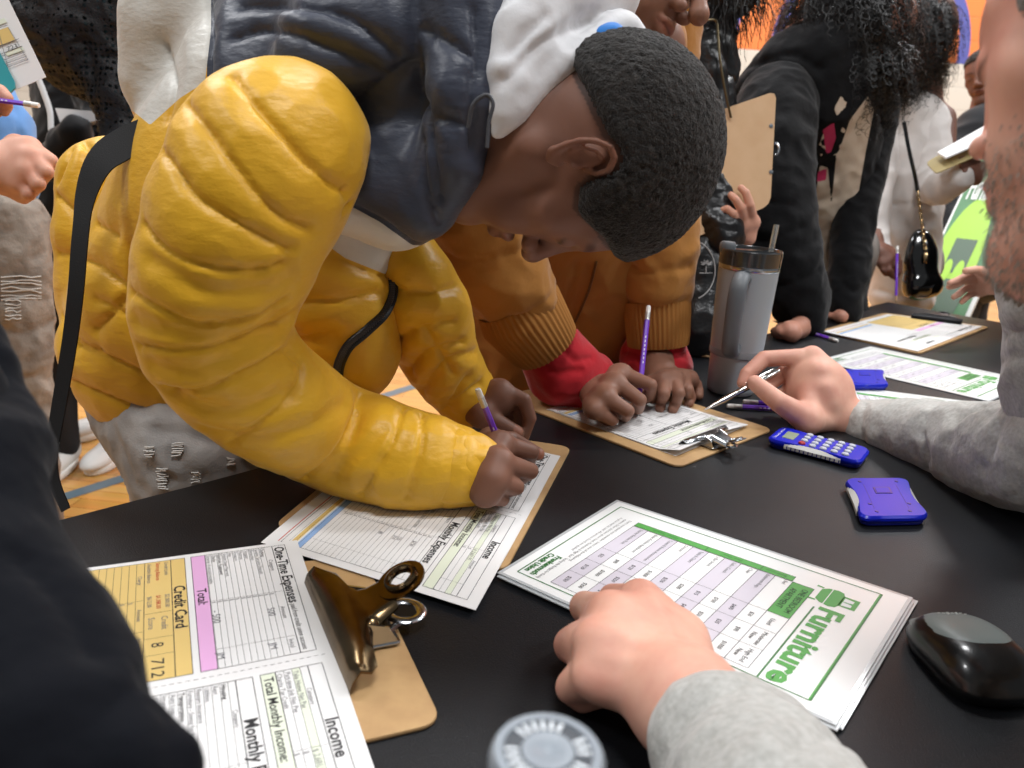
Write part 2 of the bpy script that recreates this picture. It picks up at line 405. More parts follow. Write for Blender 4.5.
# ================================================================ table
cloth = mat('black_cloth', '0f1115', .45, bump=[(700, .5, .0008), (9, .12, .01)], spec=.36)
e0, e1, e2 = T(73, 522), T(890, 303), T(985, 320)
U = nrm(np.array([*(e1 - e0)[:2], 0])); V_ = np.array([U[1], -U[0], 0.])           # along the far edge; towards the near side
corner = e1.copy(); TL_ = 3.05; TW = .80
tb = empty('folding_table', [*(corner - U * TL_ / 2 + V_ * TW / 2)[:2], 0], 'long folding table standing under the black cloth', 'table')
R_t = np.stack([U, -V_, [0, 0, 1]], 1)
ctr = corner - U * TL_ / 2 + V_ * TW / 2
m_ = MB(); m_.box(ctr - [0, 0, .028], (TL_ - .03, TW - .03, .04), mat('table_plastic', 'b8b4aa', .5), R_t, bev=.03); m_.build('tabletop', tb)
for a in (-1, 1):
    for b_ in (-1, 1):
        f = ctr + U * a * (TL_ / 2 - .35) + V_ * b_ * (TW / 2 - .1)
        m_ = MB(); m_.tube([[f[0], f[1], TZ - .045], [f[0], f[1], .004]], .014, mat('table_steel', '55575a', .4, .8)); m_.build('leg', tb)
# cloth: a top sheet whose border hangs down in soft folds
m_ = MB(); nU, nV = 150, 40; vs = []; hang = .34
def cp(u, v):
    """u,v in metres from the centre; beyond the edge the cloth hangs"""
    hu, hv = TL_ / 2, TW / 2; ou = max(0, abs(u) - hu); ov = max(0, abs(v) - hv); r = .012
    x, y = max(-hu, min(hu, u)), max(-hv, min(hv, v)); z = 0.
    if ou or ov:
        o = max(ou, ov); z = -max(0, o - .01); k = min(1, o / .3) * .022
        x += math.copysign(min(ou, r) + k * (1 + math.sin(v * 17)) * (ou > 0), u) if ou else 0
        y += math.copysign(min(ov, r) + k * (1 + math.sin(u * 19)) * (ov > 0), v) if ov else 0
    else: z = .0
    p = ctr + U * x - V_ * y; return [p[0], p[1], TZ + z - .0002]
us = sorted(list(np.linspace(-TL_/2 - hang, TL_/2 + hang, nU)) + [-TL_/2, TL_/2, -TL_/2 - .01, TL_/2 + .01]); vs_ = sorted(list(np.linspace(-TW/2 - hang, TW/2 + hang, nV)) + [-TW/2, TW/2, -TW/2-.01, TW/2+.01])
vs = [cp(u, v) for u in us for v in vs_]; k = len(vs_)
m_.add(vs, [(i*k+j, (i+1)*k+j, (i+1)*k+j+1, i*k+j+1) for i in range(len(us)-1) for j in range(k-1)], cloth)
tag(m_.build('tablecloth', None, 50), 'black leathery cloth covering the long table', 'tablecloth')
# ================================================================ printed sheets
paper = mat('paper', 'e4e3e2', .65, spec=.3, bump=(60, .05, .002)); ink = mat('ink', '2a2a2c', .7); ink_l = mat('ink_light', '77777a', .7); pencil_ink = mat('pencil_mark', '6a6a70', .7)
green = mat('print_green', '4f9a48', .5); green_d = mat('print_dark_green', '2f6e33', .5); lilac = mat('print_lilac', 'c9c3cd', .6); pink = mat('print_pink', 'e0acd8', .6)
gold = mat('print_gold', 'dcbd74', .6); sage = mat('print_sage', 'dde3cf', .6); red = mat('print_red', 'c2382f', .6); blue_p = mat('print_blue', '8fb0dc', .6)
_tc = {}
def text_mesh(s, bold=0.):
    k = (s, bold)
    if k not in _tc:
        cu = bpy.data.curves.new('t', 'FONT'); cu.body = s; cu.size = 1; cu.offset = bold; cu.resolution_u = 2; cu.fill_mode = 'BOTH'
        o = bpy.data.objects.new('t', cu); C.objects.link(o); dg = bpy.context.evaluated_depsgraph_get(); dg.update(); me = bpy.data.meshes.new_from_object(o.evaluated_get(dg))
        v = [(q.co.x, q.co.y) for q in me.vertices]; f = [tuple(p.vertices) for p in me.polygons]
        bpy.data.objects.remove(o); bpy.data.curves.remove(cu); bpy.data.meshes.remove(me)
        x0 = min(q[0] for q in v); x1 = max(q[0] for q in v); _tc[k] = ([(a - x0, b) for a, b in v], f, x1 - x0)
    return _tc[k]
class Sheet(MB):
    """flat print in millimetres (x right, y down) carried to the world by fn(x, y, lift)"""
    def __init__(s, W, H, corners, z0=0., warp=None):
        super().__init__(); s.W, s.H = W, H; s.c = [np.array(q) for q in corners]; s.z0 = z0; s.warp = warp
    def at(s, x, y, l=0.):
        u, v = x / s.W, y / s.H; a, b, c, d = s.c
        p = a*(1-u)*(1-v) + b*u*(1-v) + c*u*v + d*(1-u)*v
        return p + np.array([0, 0, s.z0 + l + (s.warp(x, y) if s.warp else 0)])
    def rect(s, x0, y0, x1, y1, m, l=.00010, n=None):
        nx = n or max(1, int(abs(x1 - x0) / 14)) if s.warp else 1; ny = n or max(1, int(abs(y1 - y0) / 14)) if s.warp else 1
        vs = [s.at(x0 + (x1-x0)*i/nx, y0 + (y1-y0)*j/ny, l) for i in range(nx+1) for j in range(ny+1)]; k = ny + 1
        s.add(vs, [(i*k+j, i*k+j+1, (i+1)*k+j+1, (i+1)*k+j) for i in range(nx) for j in range(ny)], m)
    def line(s, x0, y0, x1, y1, m=None, w=.35, l=.00022):
        m = m or ink
        if abs(x1 - x0) > abs(y1 - y0): s.rect(x0, y0 - w/2, x1, y0 + w/2, m, l)
        else: s.rect(x0 - w/2, y0, x0 + w/2, y1, m, l)
    def frame(s, x0, y0, x1, y1, m=None, w=.5):
        for q in ((x0, y0, x1, y0), (x0, y1, x1, y1), (x0, y0, x0, y1), (x1, y0, x1, y1)): s.line(*q, m=m, w=w)
    def text(s, t, x, y, size, m=None, bold=0., width=None, al='l', l=.0003, rot=0):
        v, f, w = text_mesh(t, bold); sc = size; sx = sc if width is None else width / w; wd = w * sx
        ox = x - (wd / 2 if al == 'c' else wd if al == 'r' else 0); r = math.radians(rot)
        pts = []
        for a, b in v:
            px_, py_ = ox - x + a * sx, -b * sc; pts.append(s.at(x + px_ * math.cos(r) - py_ * math.sin(r), y + px_ * math.sin(r) + py_ * math.cos(r), l))
        s.add(pts, f, m or ink)
    def base(s, m, th=.0003):
        s.rect(0, 0, s.W, s.H, m, 0, n=40 if s.warp else 1)
        s.rect(0, 0, s.W, s.H, m, -th, n=16 if s.warp else 1)
        o = [s.at(x, y) for x, y in ((0, 0), (s.W, 0), (s.W, s.H), (0, s.H))]; u = [q - np.array([0, 0, th]) for q in o]
        for i in range(4): s.poly([o[i], o[(i+1) % 4], u[(i+1) % 4], u[i]], m)
def budget(s, detail=2, x_off=0, halves='lr', y_lim=208):
    """the two-part monthly budget form; origin at the reading top left of the sheet"""
    if 'l' in halves:
        s.frame(6, 12, 166, 90); s.line(6, 23, 166, 23, w=.6); s.line(6, 30, 166, 30, w=.25)
        s.text('One-Time Expenses', 9, 21.6, 12, bold=.02, width=92); s.text('paid from credit union account', 103, 21, 6, width=60)
        for i in range(11): s.line(6, 30 + (i + 1) * 4.4, 166, 30 + (i + 1) * 4.4, w=.25)
        for x in (82, 144): s.line(x, 23, x, 79, w=.25)
        s.rect(6, 79, 166, 90, pink); s.frame(6, 79, 166, 90, w=.4); s.text('Total:', 62, 87.6, 10, bold=.012)
        s.rect(6, 95, 166, 200, gold); s.frame(6, 95, 166, 200, w=.5); s.line(6, 106, 166, 106, w=.6); s.line(6, 126, 166, 126, w=.5)
        s.text('Credit Card', 52, 104.4, 12, bold=.02)
        for x in (86, 118, 138): s.line(x, 106, x, 126, w=.3)
        for i in range(14): s.line(6, 132 + i * 5.6, 166, 132 + i * 5.6, w=.3)
        for x in (66, 108, 150): s.line(x, 126, x, 200, w=.3)
        if detail > 1:
            for t_, x in (('Category', 30), ('Amount', 104), ('Initial', 148)): s.text(t_, x, 28.8, 5, ink_l)
            for i, t_ in enumerate(('Clothing', 'Jewelry  Security Deposit', 'Electronics', 'Vacation', 'Mattress', 'Furniture', 'Pets', 'Vehicle Down Payment', 'Electronic Equipment', 'Charity', 'Surprise  if not paid monthly')):
                s.text(t_, 8, 33.7 + i * 4.4, 4.2, ink if i in (0, 8, 9) else ink_l); s.text('$', 83.5, 33.7 + i * 4.4, 4, ink_l)
            s.text('500', 104, 38.5, 7.5, pencil_ink); s.text('JM', 148, 42.5, 7.5, pencil_ink); s.text('- 500', 96, 78.4, 8, pencil_ink); s.text('JM', 148, 78.4, 7.5, pencil_ink)
            s.text('Credit Limit', 9, 111, 4.6, ink_l); s.text('Starting Balance', 9, 117.4, 4.6, red); s.text('Available Balance', 9, 124, 4.6, ink_l)
            for i, (t_, m_) in enumerate((('$2,000.00', ink_l), ('$1,388.00', red), ('$612.00', ink_l))): s.text(t_, 62, 111 + i * 6.4, 4.8, m_)
            s.text('Credit', 92, 114, 6.5, ink_l); s.text('Score', 92, 123, 6.5, ink_l); s.text('8', 124, 121, 12, ink); s.text('712', 143, 121, 12, ink, width=20)
            for t_, x in (('Charge', 28), ('Amount', 78), ('New Balance', 116), ('Initial', 152)): s.text(t_, x, 131, 4.8, ink_l)
            for i in range(9):
                for x in (67, 109): s.text('$', x, 137 + i * 5.6, 4.2, ink_l)
    x = 7
    while x < s.H - 4 and 'l' in halves and 'r' in halves: s.line(173, x, 173, x + 3, w=.35); x += 5
    if 'r' in halves:
        o = 0 if 'l' in halves else -173
        s.frame(182 + o, 11, 346 + o, 53); s.line(182 + o, 21, 346 + o, 21, w=.6); s.text('Income', 240 + o, 19.6, 12, bold=.02)
        for y in (26.5, 32, 37.5): s.line(182 + o, y, 346 + o, y, w=.25)
        s.rect(182 + o, 26.5, 346 + o, 32, sage, .00005); s.rect(182 + o, 43, 346 + o, 53, sage, .00005); s.line(182 + o, 43, 346 + o, 43, w=.6)
        for xx in (262, 326): s.line(xx + o, 21, xx + o, 43, w=.25)
        s.text('Total Monthly Income:', 186 + o, 51, 9, bold=.012)
        s.frame(182 + o, 58, 346 + o, 200); s.line(182 + o, 69, 346 + o, 69, w=.6); s.text('Monthly Expenses', 224 + o, 67.4, 12, bold=.02)
        y = 74
        while y < 198: s.line(182 + o, y, 346 + o, y, w=.25); y += 5.2
        for xx in (262, 326): s.line(xx + o, 69, xx + o, 176, w=.25)
        s.rect(182 + o, 178, 346 + o, 185, blue_p); s.rect(182 + o, 187, 346 + o, 192, gold); s.line(182 + o, 203, 346 + o, 203, red, w=1)
        if detail > 1:
            s.text('Category', 206 + o, 25.6, 4.6, ink_l); s.text('Amount', 284 + o, 25.6, 4.6, ink_l)
            for i, t_ in enumerate(('Take Home Net Pay', 'Part-time Job Net Pay', 'Charity Tax Credit')): s.text(t_, 185 + o, 31.3 + i * 5.5, 4.8, ink_l); s.text('$', 264 + o, 31.3 + i * 5.5, 4.6, ink_l)
            s.text('2,601.95', 268 + o, 31.4, 5.2, ink_l); s.text('Category', 212 + o, 73.3, 4.6, ink_l)
            for i, t_ in enumerate(('Housing', 'Rent', 'Utilities', 'Renters Insurance', 'Furniture - Saving for future purchase', 'Transportation', 'Auto Loan', 'Insurance', 'Gas', 'Repairs', 'Groceries', 'Dining Out', 'Phone', 'Entertainment', 'Medical', 'Savings', 'Clothing', 'Personal Care', 'Charity')):
                s.text(t_, 184 + o, 78.4 + i * 5.2, 4.7, ink if i in (0, 5) else ink_l, .01 if i in (0, 5) else 0); s.text('$', 264 + o, 78.4 + i * 5.2, 4.4, ink_l)
            for i, t_ in ((2, '$750'), (5, '120'), (6, '310'), (9, '80')): s.text(t_, 280 + o, 78.4 + i * 5.2, 5.4, pencil_ink)
def furniture_sheet(s, detail=2):
    W, H = s.W, s.H
    fx = lambda x: x * W / 216; fy = lambda y: y * H / 289
    def rr(x0, y0, x1, y1, m, w):
        s.frame(x0, y0, x1, y1, m, w)
    rr(11, 19, 205, 280, green_d, 1.3); s.rect(11, 18.6, 205, 21, green, .0001)
    # couch mark
    def g(pts, m, l=.00014): s.poly([s.at(x, y, l) for x, y in pts], m)
    g([(38, 30), (58, 30), (58, 44), (38, 44)], green); g([(42, 34), (47, 34), (48, 42), (41, 42)], paper, .0002); g([(50, 34), (55, 34), (56, 42), (49, 42)], paper, .0002)
    ar = [(31 + 33 * i / 14, 44 + 19 * (1 - math.cos(math.pi * i / 14)) * 0 ) for i in range(15)]
    g([(31, 50), (33, 45), (39, 43), (57, 43), (63, 45), (65, 50), (63, 58), (58, 63), (38, 63), (33, 58)], green); g([(32, 54.3), (64, 54.3), (64, 55.1), (32, 55.1)], paper, .0002)
    g([(34, 62), (36, 62), (36, 68), (33, 68)], green); g([(60, 62), (62, 62), (63, 68), (60, 68)], green)
    s.text('Furniture', 70, 54, 28, green, bold=.035, width=132)
    s.rect(74, 58, 204, 59.6, green_d)
    # table
    xs = [33, 44, 109, 139, 169, 199]; y0 = 68; s.rect(44, y0, 109, 87, green, .00012)
    s.text('ONE BEDROOM', 76, 76, 8, ink, al='c', width=50); s.text('APARTMENT', 76, 84.5, 8, ink, al='c', width=42)
    rows = ['Bed', 'Bathroom Rugs', 'Chair', 'Sofa / Couch', '2 Bar Stools', 'Table & Chairs', 'Dresser', 'Towel & Room Accessories', 'Basic Kitchen Appliances', 'Starter Kitchen Pack']
    rh = (248 - 87) / len(rows)
    for i, t_ in enumerate(rows):
        y = 87 + i * rh
        if i % 2: s.rect(44, y, 199, y + rh, lilac, .0001)
        s.line(44, y, 199, y, w=.5); s.text(t_, 47, y + 7, 5, ink_l)
        for j, x in enumerate((124, 154, 184)): s.text(('$50', '$120', '$200', '$400', '$90', '$250', '$700', '$35', '$1000', '$15')[(i * 3 + j * 4) % 10], x, y + rh * .62, 5.4, ink, al='c')
    s.rect(33, 88, 43, 248, green); s.frame(33, 88, 43, 248, w=.4)
    for y in (118, 172): s.line(33, y, 43, y, w=.5)
    for t_, y in (('Bedroom', 103), ('Pick One', 145), ('Other Needs', 210)): s.text(t_, 36.5, y - 8, 5, green_d, rot=90)
    s.frame(44, y0, 199, 248, w=.5)
    for x in (109, 139, 169): s.line(x, y0, x, 248, w=.4)
    s.text('Used', 124, 80, 6, ink, al='c'); s.text('Moderate', 154, 77, 6, ink, al='c'); s.text('New', 154, 84, 6, ink, al='c'); s.text('High End', 184, 77, 6, ink, al='c'); s.text('New', 184, 84, 6, ink, al='c')
    for i, t_ in enumerate(('Don\'t overspend and remember, Select one of the following', 'options. Other decisions about Used, Moderate & High End', 'in price must be total. All services found are applied')): s.text(t_, 36, 257 + i * 5, 4.2, ink_l, width=(118, 112, 98)[i])
    s.text('Sealing the Budget for Family', 152, 262, 4.4, ink_l, width=50)
    s.text('Frankenmuth', 154, 270, 8, green_d, bold=.04, width=46); s.text('Credit Union', 154, 277.5, 8, green_d, bold=.04, width=44)
board_m = mat('hardboard', 'bf9b6c', .55, vary=(40, 'a8845a', .7), bump=(300, .15, .0004)); board_e = mat('hardboard_edge', '96704a', .7)
steel = mat('bright_steel', 'b9bcc0', .22, 1.0); bronze = mat('dark_nickel', '77644a', .2, 1.0, vary=(30, '3a2e20', .6)); black_metal = mat('black_metal', '1b1b1d', .35, .6)
def board(parent, o, X, Y, w, l, th=.003, mt=None):
    """o: centre on the table; X across, Y along"""
    m = MB(); R = np.stack([X, Y, np.cross(X, Y)], 1); m.prism(rrect(w, l, .014, 6), th, np.array(o) + [0, 0, th/2], mt or board_m, R, edge=.0006); return m.build('board', parent)
def clip(parent, o, X, Y, m1, m2, s=1.0, tip=.037, lift=.028):
    """lever clip; o: middle of the jaw line on the board, X along the jaw, Y towards the board end"""
    X, Y = nrm(X), nrm(Y); Z = np.array([0, 0, 1.]); o = np.array(o)
    W = lambda x, y, z: o + (X * x + Y * y + Z * z) * s
    prof = [(-.007, .0012, .056), (-.0055, .007, .056), (-.001, .0125, .0555), (.005, .0155, .054), (.0095, .0158, .049), (.0125, .0160, .030), (.0155, .0168, .0205), (.020, .0182, .0175), (tip - .006, lift - .004, .0155)]
    m = MB(); vs = []; nx = 12
    for y, z, w_ in prof:
        for i in range(nx + 1):
            x = -w_ + 2 * w_ * i / nx; e = abs(x) / w_; bend = -.004 * e ** 4 if y > .02 else (-.006 * e ** 6 if y > .004 else 0)
            vs.append(W(x, y, z + bend))
    k = nx + 1; n = len(prof); vs2 = [v - Z * .0013 * s for v in vs]
    fs = [(i*k+j, i*k+j+1, (i+1)*k+j+1, (i+1)*k+j) for i in range(n-1) for j in range(nx)]
    m.add(vs + vs2, fs + [tuple(reversed([q + n*k for q in f])) for f in fs] + [(j, j+1, j+1+n*k, j+n*k) for j in range(nx)] + [(i*k, (i+1)*k, (i+1)*k+n*k, i*k+n*k) for i in range(n-1)] + [(i*k+nx, (i+1)*k+nx, (i+1)*k+nx+n*k, i*k+nx+n*k) for i in range(n-1)], m1)
    # eyelet of the lever
    c = np.array([0, tip, lift]); d = nrm([0, .88, .47]); ro, ri = .0150, .0066
    ring = []
    for r_, z_ in ((ro, 0), (ri, 0), (ri, -.0015), (ro, -.0015)):
        for i in range(24):
            q = 2*math.pi*i/24; l_ = np.array([r_*math.cos(q), 0, 0]) + d * r_*math.sin(q) + np.cross([1, 0, 0], d) * z_; ring.append(W(*(c + l_)))
    m.add(ring, [(a*24+i, a*24+(i+1) % 24, ((a+1) % 4)*24+(i+1) % 24, ((a+1) % 4)*24+i) for a in range(4) for i in range(24)], m1)
    m.tube([W(*(c + np.array([0, 0, .0012]) + np.array([(ri+.002)*math.cos(q), 0, 0]) + d*(ri+.002)*math.sin(q))) for q in [2*math.pi*i/24 for i in range(25)]], .0018*s, m1, n=8, caps=False)
    for side in (): m.tube([W(side*.052, .006, .0155), W(side*.026, .0125, .0163), W(side*.0175, .020, .0182), W(side*.0155, tip-.007, lift-.005)], .0011*s, m1, n=6)
    lev = m.build('clip_lever', parent)
    # lower bracket: base plate, two ears, spring and hanging loop
    m = MB(); R = np.stack([X, Y, Z], 1)
    m.box(W(0, .018, .001), (.046*s, .026*s, .0016*s), m2, R, bev=.003)
    for sd in (-1, 1):
        m.add([W(sd*.022, .006, .001), W(sd*.022, .030, .001), W(sd*.022, .024, .012), W(sd*.022, .012, .016), W(sd*.0205, .006, .001), W(sd*.0205, .030, .001), W(sd*.0205, .024, .012), W(sd*.0205, .012, .016)], [(0,1,2,3),(7,6,5,4),(0,3,7,4),(1,0,4,5),(2,1,5,6),(3,2,6,7)], m2)
        m.lathe([(.0035*s, 0), (.0035*s, .001*s), (.002*s, .002*s), (0, .002*s)], W(sd*.013, .022, .0018), Z, m2, n=14)
    m.tube([W(-.022, .013, .0085), W(.022, .013, .0085)], .0025*s, m2, n=12)
    for i in range(7): m.tube([W(-.015 + i*.005 + .0045*math.cos(0), .013 + .004*math.sin(q), .0085 + .004*math.cos(q)) for q in [2*math.pi*j/12 for j in range(13)]], .0009*s, m2, n=6, caps=False)
    for a, b_ in (((-.012, .026, .002), (-.008, .036, .005)), ((.012, .026, .002), (.008, .036, .005))): m.tube([W(*a), W(*b_)], .0022*s, m2, n=8)
    m.tube([W(.0105*math.cos(q), .040 + .0100*math.sin(q), .006) for q in [2*math.pi*i/24 for i in range(25)]], .0032*s, m2, n=8, caps=False, flat=(Z, .45))
    m.build('clip_bracket', parent)
def corners(*q, z=.0): return [T(a, b, z) for a, b in q]
# ---- budget form on the clipboard by the lens
X1 = nrm((T(335, 652) - T(297, 540)) * [1, 1, 0]); Y1 = np.array([-X1[1], X1[0], 0])           # Y1: reading up, towards the clip
tl = T(297, 540, .006); S1 = np.array([*(T(335, 652, .006) - tl)[:2], 0]); k1 = np.linalg.norm(S1) / .173
c1 = [tl, tl + X1*.356*k1, tl + X1*.356*k1 - Y1*.216*k1, tl - Y1*.216*k1]
cb = empty('clipboard', T(395, 650), 'brown hardboard clipboard with a big dark bronze clip, nearest the lens', 'clipboard')
endm = (T(360, 554, .003) + T(445, 720, .003)) / 2; board(cb, endm - Y1*.159 - [0, 0, .003], X1, Y1, .229, .318)
j0, j1 = T(313, 583, .0045), T(360, 693, .0045)
clip(cb, (j0 + j1) / 2 + Y1*.002, j1 - j0, Y1, bronze, steel, s=np.linalg.norm(j1 - j0) / .112)
s = Sheet(356, 216, c1, -.001, warp=lambda x, y: .0012 * math.sin(x / 40) * math.sin(y / 60) + .001); s.base(paper); budget(s, 2)
tag(s.build('budget_form', None, 0), 'white budget form headed One-Time Expenses with a gold credit card box', 'paper form')
for i in range(3):
    q = Sheet(356, 216, [p - Y1*.001*i + X1*.0008*i for p in c1], -.0016 - .0004*i); q.base(paper)
    tag(q.build('paper_sheet', None, 0), 'white sheet lying under the top form with the credit card box', 'paper sheet', 'sheets under the near budget form')
# ---- budget form under the yellow sleeve
c5 = corners((560.3, 456.5), (475.6, 611), (261, 543), z=.0042); c5.append(c5[0] + c5[2] - c5[1])
X5 = nrm((c5[1] - c5[0]) * [1, 1, 0]); Y5 = np.array([-X5[1], X5[0], 0])
cb = empty('clipboard', (c5[0] + c5[1]) / 2 * [1, 1, 0] + [0, 0, TZ], 'brown hardboard clipboard under the form the yellow-jacketed boy writes on', 'clipboard')
bc = T(571, 449, 0); board(cb, bc + X5*.159 - Y5*.1145, Y5, X5, .229, .318)
s = Sheet(356, 216, c5, -.0008, warp=lambda x, y: .0006 + .0010 * math.sin(x / 50 + 1)); s.base(paper); budget(s, 2)
tag(s.build('budget_form', None, 0), 'white budget form headed Income and Monthly Expenses lying under the yellow sleeve and fist', 'paper form')
# ---- form on the clipboard of the boy in brown
c2 = corners((745, 428), (678.7, 456.6), (555, 412), z=.0042); X2 = nrm((c2[1] - c2[0]) * [1, 1, 0]); Y2 = np.array([-X2[1], X2[0], 0])
c2[0] = c2[1] - X2*.178; c2[2] = c2[1] - Y2*.216; c2.append(c2[0] + c2[2] - c2[1])
cb = empty('clipboard', T(700, 450), 'brown hardboard clipboard with a silver clip, under the hands with red cuffs', 'clipboard')
b0, b1 = T(681, 468), T(771, 432); X2b = nrm(b0 - b1); Y2b = np.array([-X2b[1], X2b[0], 0]); board(cb, (b0 + b1)/2 - Y2b*.159, X2b, Y2b, .229, .318)
clip(cb, T(704, 440, .0045), X2b, Y2b, steel, steel, s=.9, tip=.05, lift=.016)
s = Sheet(178, 216, c2, 0, warp=lambda x, y: .0006 + .008 * max(0, 1 - y / 30) * (.3 + .7 * max(0, min(1, x / 60)))); s.base(paper); budget(s, 2, halves='r')
tag(s.build('budget_form', None, 0), 'folded white budget form under the hands with red cuffs', 'paper form')
q = Sheet(178, 216, [p - Y2*.004 for p in c2], -.0006); q.base(paper); tag(q.build('paper_sheet', None, 0), 'loose white sheet under the folded form in the silver clip', 'paper sheet')
# ---- far clipboard
c3 = corners((982.6, 326), (918, 350.7), (823.4, 331), (888, 313.6), z=.006)
cb = empty('clipboard', T(905, 335), 'brown hardboard clipboard with a black clip near the far table end', 'clipboard')
Xb = nrm((c3[0] - c3[3]) * [1, 1, 0]); Yb = np.array([-Xb[1], Xb[0], 0]); k_ = .372
a_, b_, c_, d_ = T(989, 328), T(919, 355), T(819.5, 332), T(884, 314)
m = MB(); R0 = (a_ + b_ + c_ + d_) / 4; oo = []
for (p, q, r) in ((d_, a_, b_), (a_, b_, c_), (b_, c_, d_), (c_, d_, a_)):
    u, v = nrm(p - q), nrm(r - q); oo += [q + u*.014, q + (u + v)*.004, q + v*.014]
n = len(oo); m.add([q + [0, 0, .0002] for q in oo] + [q + [0, 0, .0035] for q in oo], [tuple(reversed(range(n))), tuple(range(n, 2*n))] + [(i, (i+1) % n, n+(i+1) % n, n+i) for i in range(n)], board_m); m.build('board', cb)
cc = (T(914, 318, .006) + T(960, 324, .006)) / 2; clip(cb, cc, T(960, 324) - T(914, 318), nrm(np.array([*(a_ - b_)[:2], 0])), black_metal, steel, s=1.0, tip=.035, lift=.012)
s = Sheet(356, 216, c3, -.001); s.base(paper); budget(s, 1)
tag(s.build('budget_form', None, 0), 'white budget form with blue and gold boxes on the far clipboard with a black clip', 'paper form')
# ---- furniture price sheets
def lam_sheet(cs, z, label, n=0, detail=2, w_=216, h_=289):
    t = empty('price_sheet', (cs[0] + cs[2]) / 2 * [1, 1, 0] + [0, 0, TZ], label, 'laminated sheet')
    ins = Sheet(w_, h_, cs, z); 
    g = MB(); e = 3.2
    def fl_(z0, th, m, mb, grow):
        o = [ins.at(x, y, z0) for x, y in ((-grow, -grow), (w_ + grow, -grow), (w_ + grow, h_ + grow), (-grow, h_ + grow))]; u = [p - [0, 0, th] for p in o]
        mb.add(o + u, [(0, 3, 2, 1), (4, 5, 6, 7)] + [(i, (i+1) % 4, 4+(i+1) % 4, 4+i) for i in range(4)], m)
    g.mats = []; film = mat('laminate_film', 'b4b8ba', .3, coat=.3, spec=.5)
    rim = [ins.at(x, y, 0) for x, y in ((-e, -e), (w_+e, -e), (w_+e, h_+e), (-e, h_+e))]; inn = [ins.at(x, y, .0002) for x, y in ((0, 0), (w_, 0), (w_, h_), (0, h_))]
    g.add(rim + inn, [(i, (i+1) % 4, 4+(i+1) % 4, 4+i) for i in range(4)], film)
    low = [p - [0, 0, .0009] for p in rim]; g.add(rim + low, [(i, 4+i, 4+(i+1) % 4, (i+1) % 4) for i in range(4)] + [(4, 5, 6, 7)], film)
    g.build('laminate_border', t, 0)
    glossy = mat('laminated_paper', 'e8e9e8', .35, coat=.25, spec=.4)
    ins.base(glossy); furniture_sheet(ins, detail); ins.build('printed_card', t, 0); return t
def grow(cs, mm, w_=216, h_=289):
    a, b_, c_, d_ = cs; u, v = nrm(b_ - a), nrm(d_ - a); g = mm / 1000; return [a + u*g + v*g, b_ - u*g + v*g, c_ - u*g - v*g, d_ + u*g - v*g]
cl = corners((913, 598), (836, 726), (497, 573), (617, 500), z=.0052); lam_sheet(grow(cl, 3.2), .0004, 'laminated furniture price sheet with green heading, topmost, under the bare fist')
for i, (dx, dy) in enumerate(((3, 2), (-3, 4))):
    u_, v_ = nrm(cl[1] - cl[0]), nrm(cl[3] - cl[0]); lam_sheet([p + u_*dx/1000 - v_*dy/1000 - [0, 0, .0015*(i+1)] for p in grow(cl, 3.2)], .0004, ('laminated sheet peeking out just beneath the topmost furniture price sheet', 'lowest laminated sheet of the three under the bare fist')[i])
c4 = corners((818, 361), (871, 347), (988, 401), z=.001); br_, bl_, tr_ = c4; tl_ = tr_ + bl_ - br_
u_, v_ = nrm(tl_ - tr_), nrm(tr_ - br_); lam_sheet([tl_, tr_, br_, bl_], .0006, 'furniture price sheet lying between the far clipboard and the small blue calculator')
o_ = T(828, 384, .001) ; u6 = nrm(T(989, 406) - T(841, 387)); w6 = np.array([u6[1], -u6[0], 0])
lam_sheet([o_ + u6*.289, o_ + u6*.289 + w6*.216, o_ + w6*.216, o_], .0006, 'furniture price sheet mostly covered by the grey sleeve holding the pen')
# ================================================================ small things on the table
purple = mat('purple_paint', '7a3fd0', .3, coat=.4); ferrule = mat('ferrule', 'd5d3cf', .3, .6); eraser = mat('eraser', 'eceae6', .8); wood_tip = mat('pencil_wood', 'd9b183', .7); lead = mat('lead', '333336', .4); white_print = mat('white_print', 'e8e4f0', .5)
def pencil(a, b, label, r=.0037, full=True, name='pencil'):
    """a: eraser end, b: point"""
    a, b = np.array(a), np.array(b); d = nrm(b - a); L_ = np.linalg.norm(b - a); t = empty(name, (a + b) / 2, label, 'pencil')
    m = MB(); m.tube([a + d*.022, b - d*.02 if full else b], r, purple, n=6)
    sd = nrm(np.cross(d, CF)); up_ = -nrm(np.cross(sd, d))
    if up_ @ (CAM - a) < 0: up_ = -up_
    for i in range(7): m.box(a + d*(.05 + i*.0065) + up_*r*.93, (.0035, .0016, .0003), white_print, np.stack([d, np.cross(up_, d), up_], 1))
    m.build('barrel', t)
    m = MB(); m.tube([a + d*.010, a + d*.0125, a + d*.014, a + d*.0165, a + d*.018, a + d*.0225], [r, r*1.08, r*.98, r*1.08, r*.98, r*1.05], ferrule, n=16); m.build('ferrule', t)
    m = MB(); m.tube([a, a + d*.002, a + d*.0105], [r*.75, r*.95, r*.97], eraser, n=16); m.build('eraser', t)
    if full:
        m = MB(); m.tube([b - d*.0205, b - d*.005], [r*.95, r*.3], wood_tip, n=12); m.build('sharpened_wood', t)
        m = MB(); m.tube([b - d*.005, b], [r*.3, r*.05], lead, n=10); m.build('lead_point', t)
    return t
def onT(x, y, z=.0042): return T(x, y, z)
def lying(x0, y0, x1, y1, L_, label):
    a = onT(x0, y0); b = onT(x1, y1); return pencil(a, a + nrm(b - a) * L_, label)
lying(727, 406, 790, 409.5, .175, 'purple pencil with white eraser lying nearer, below the metal pen')
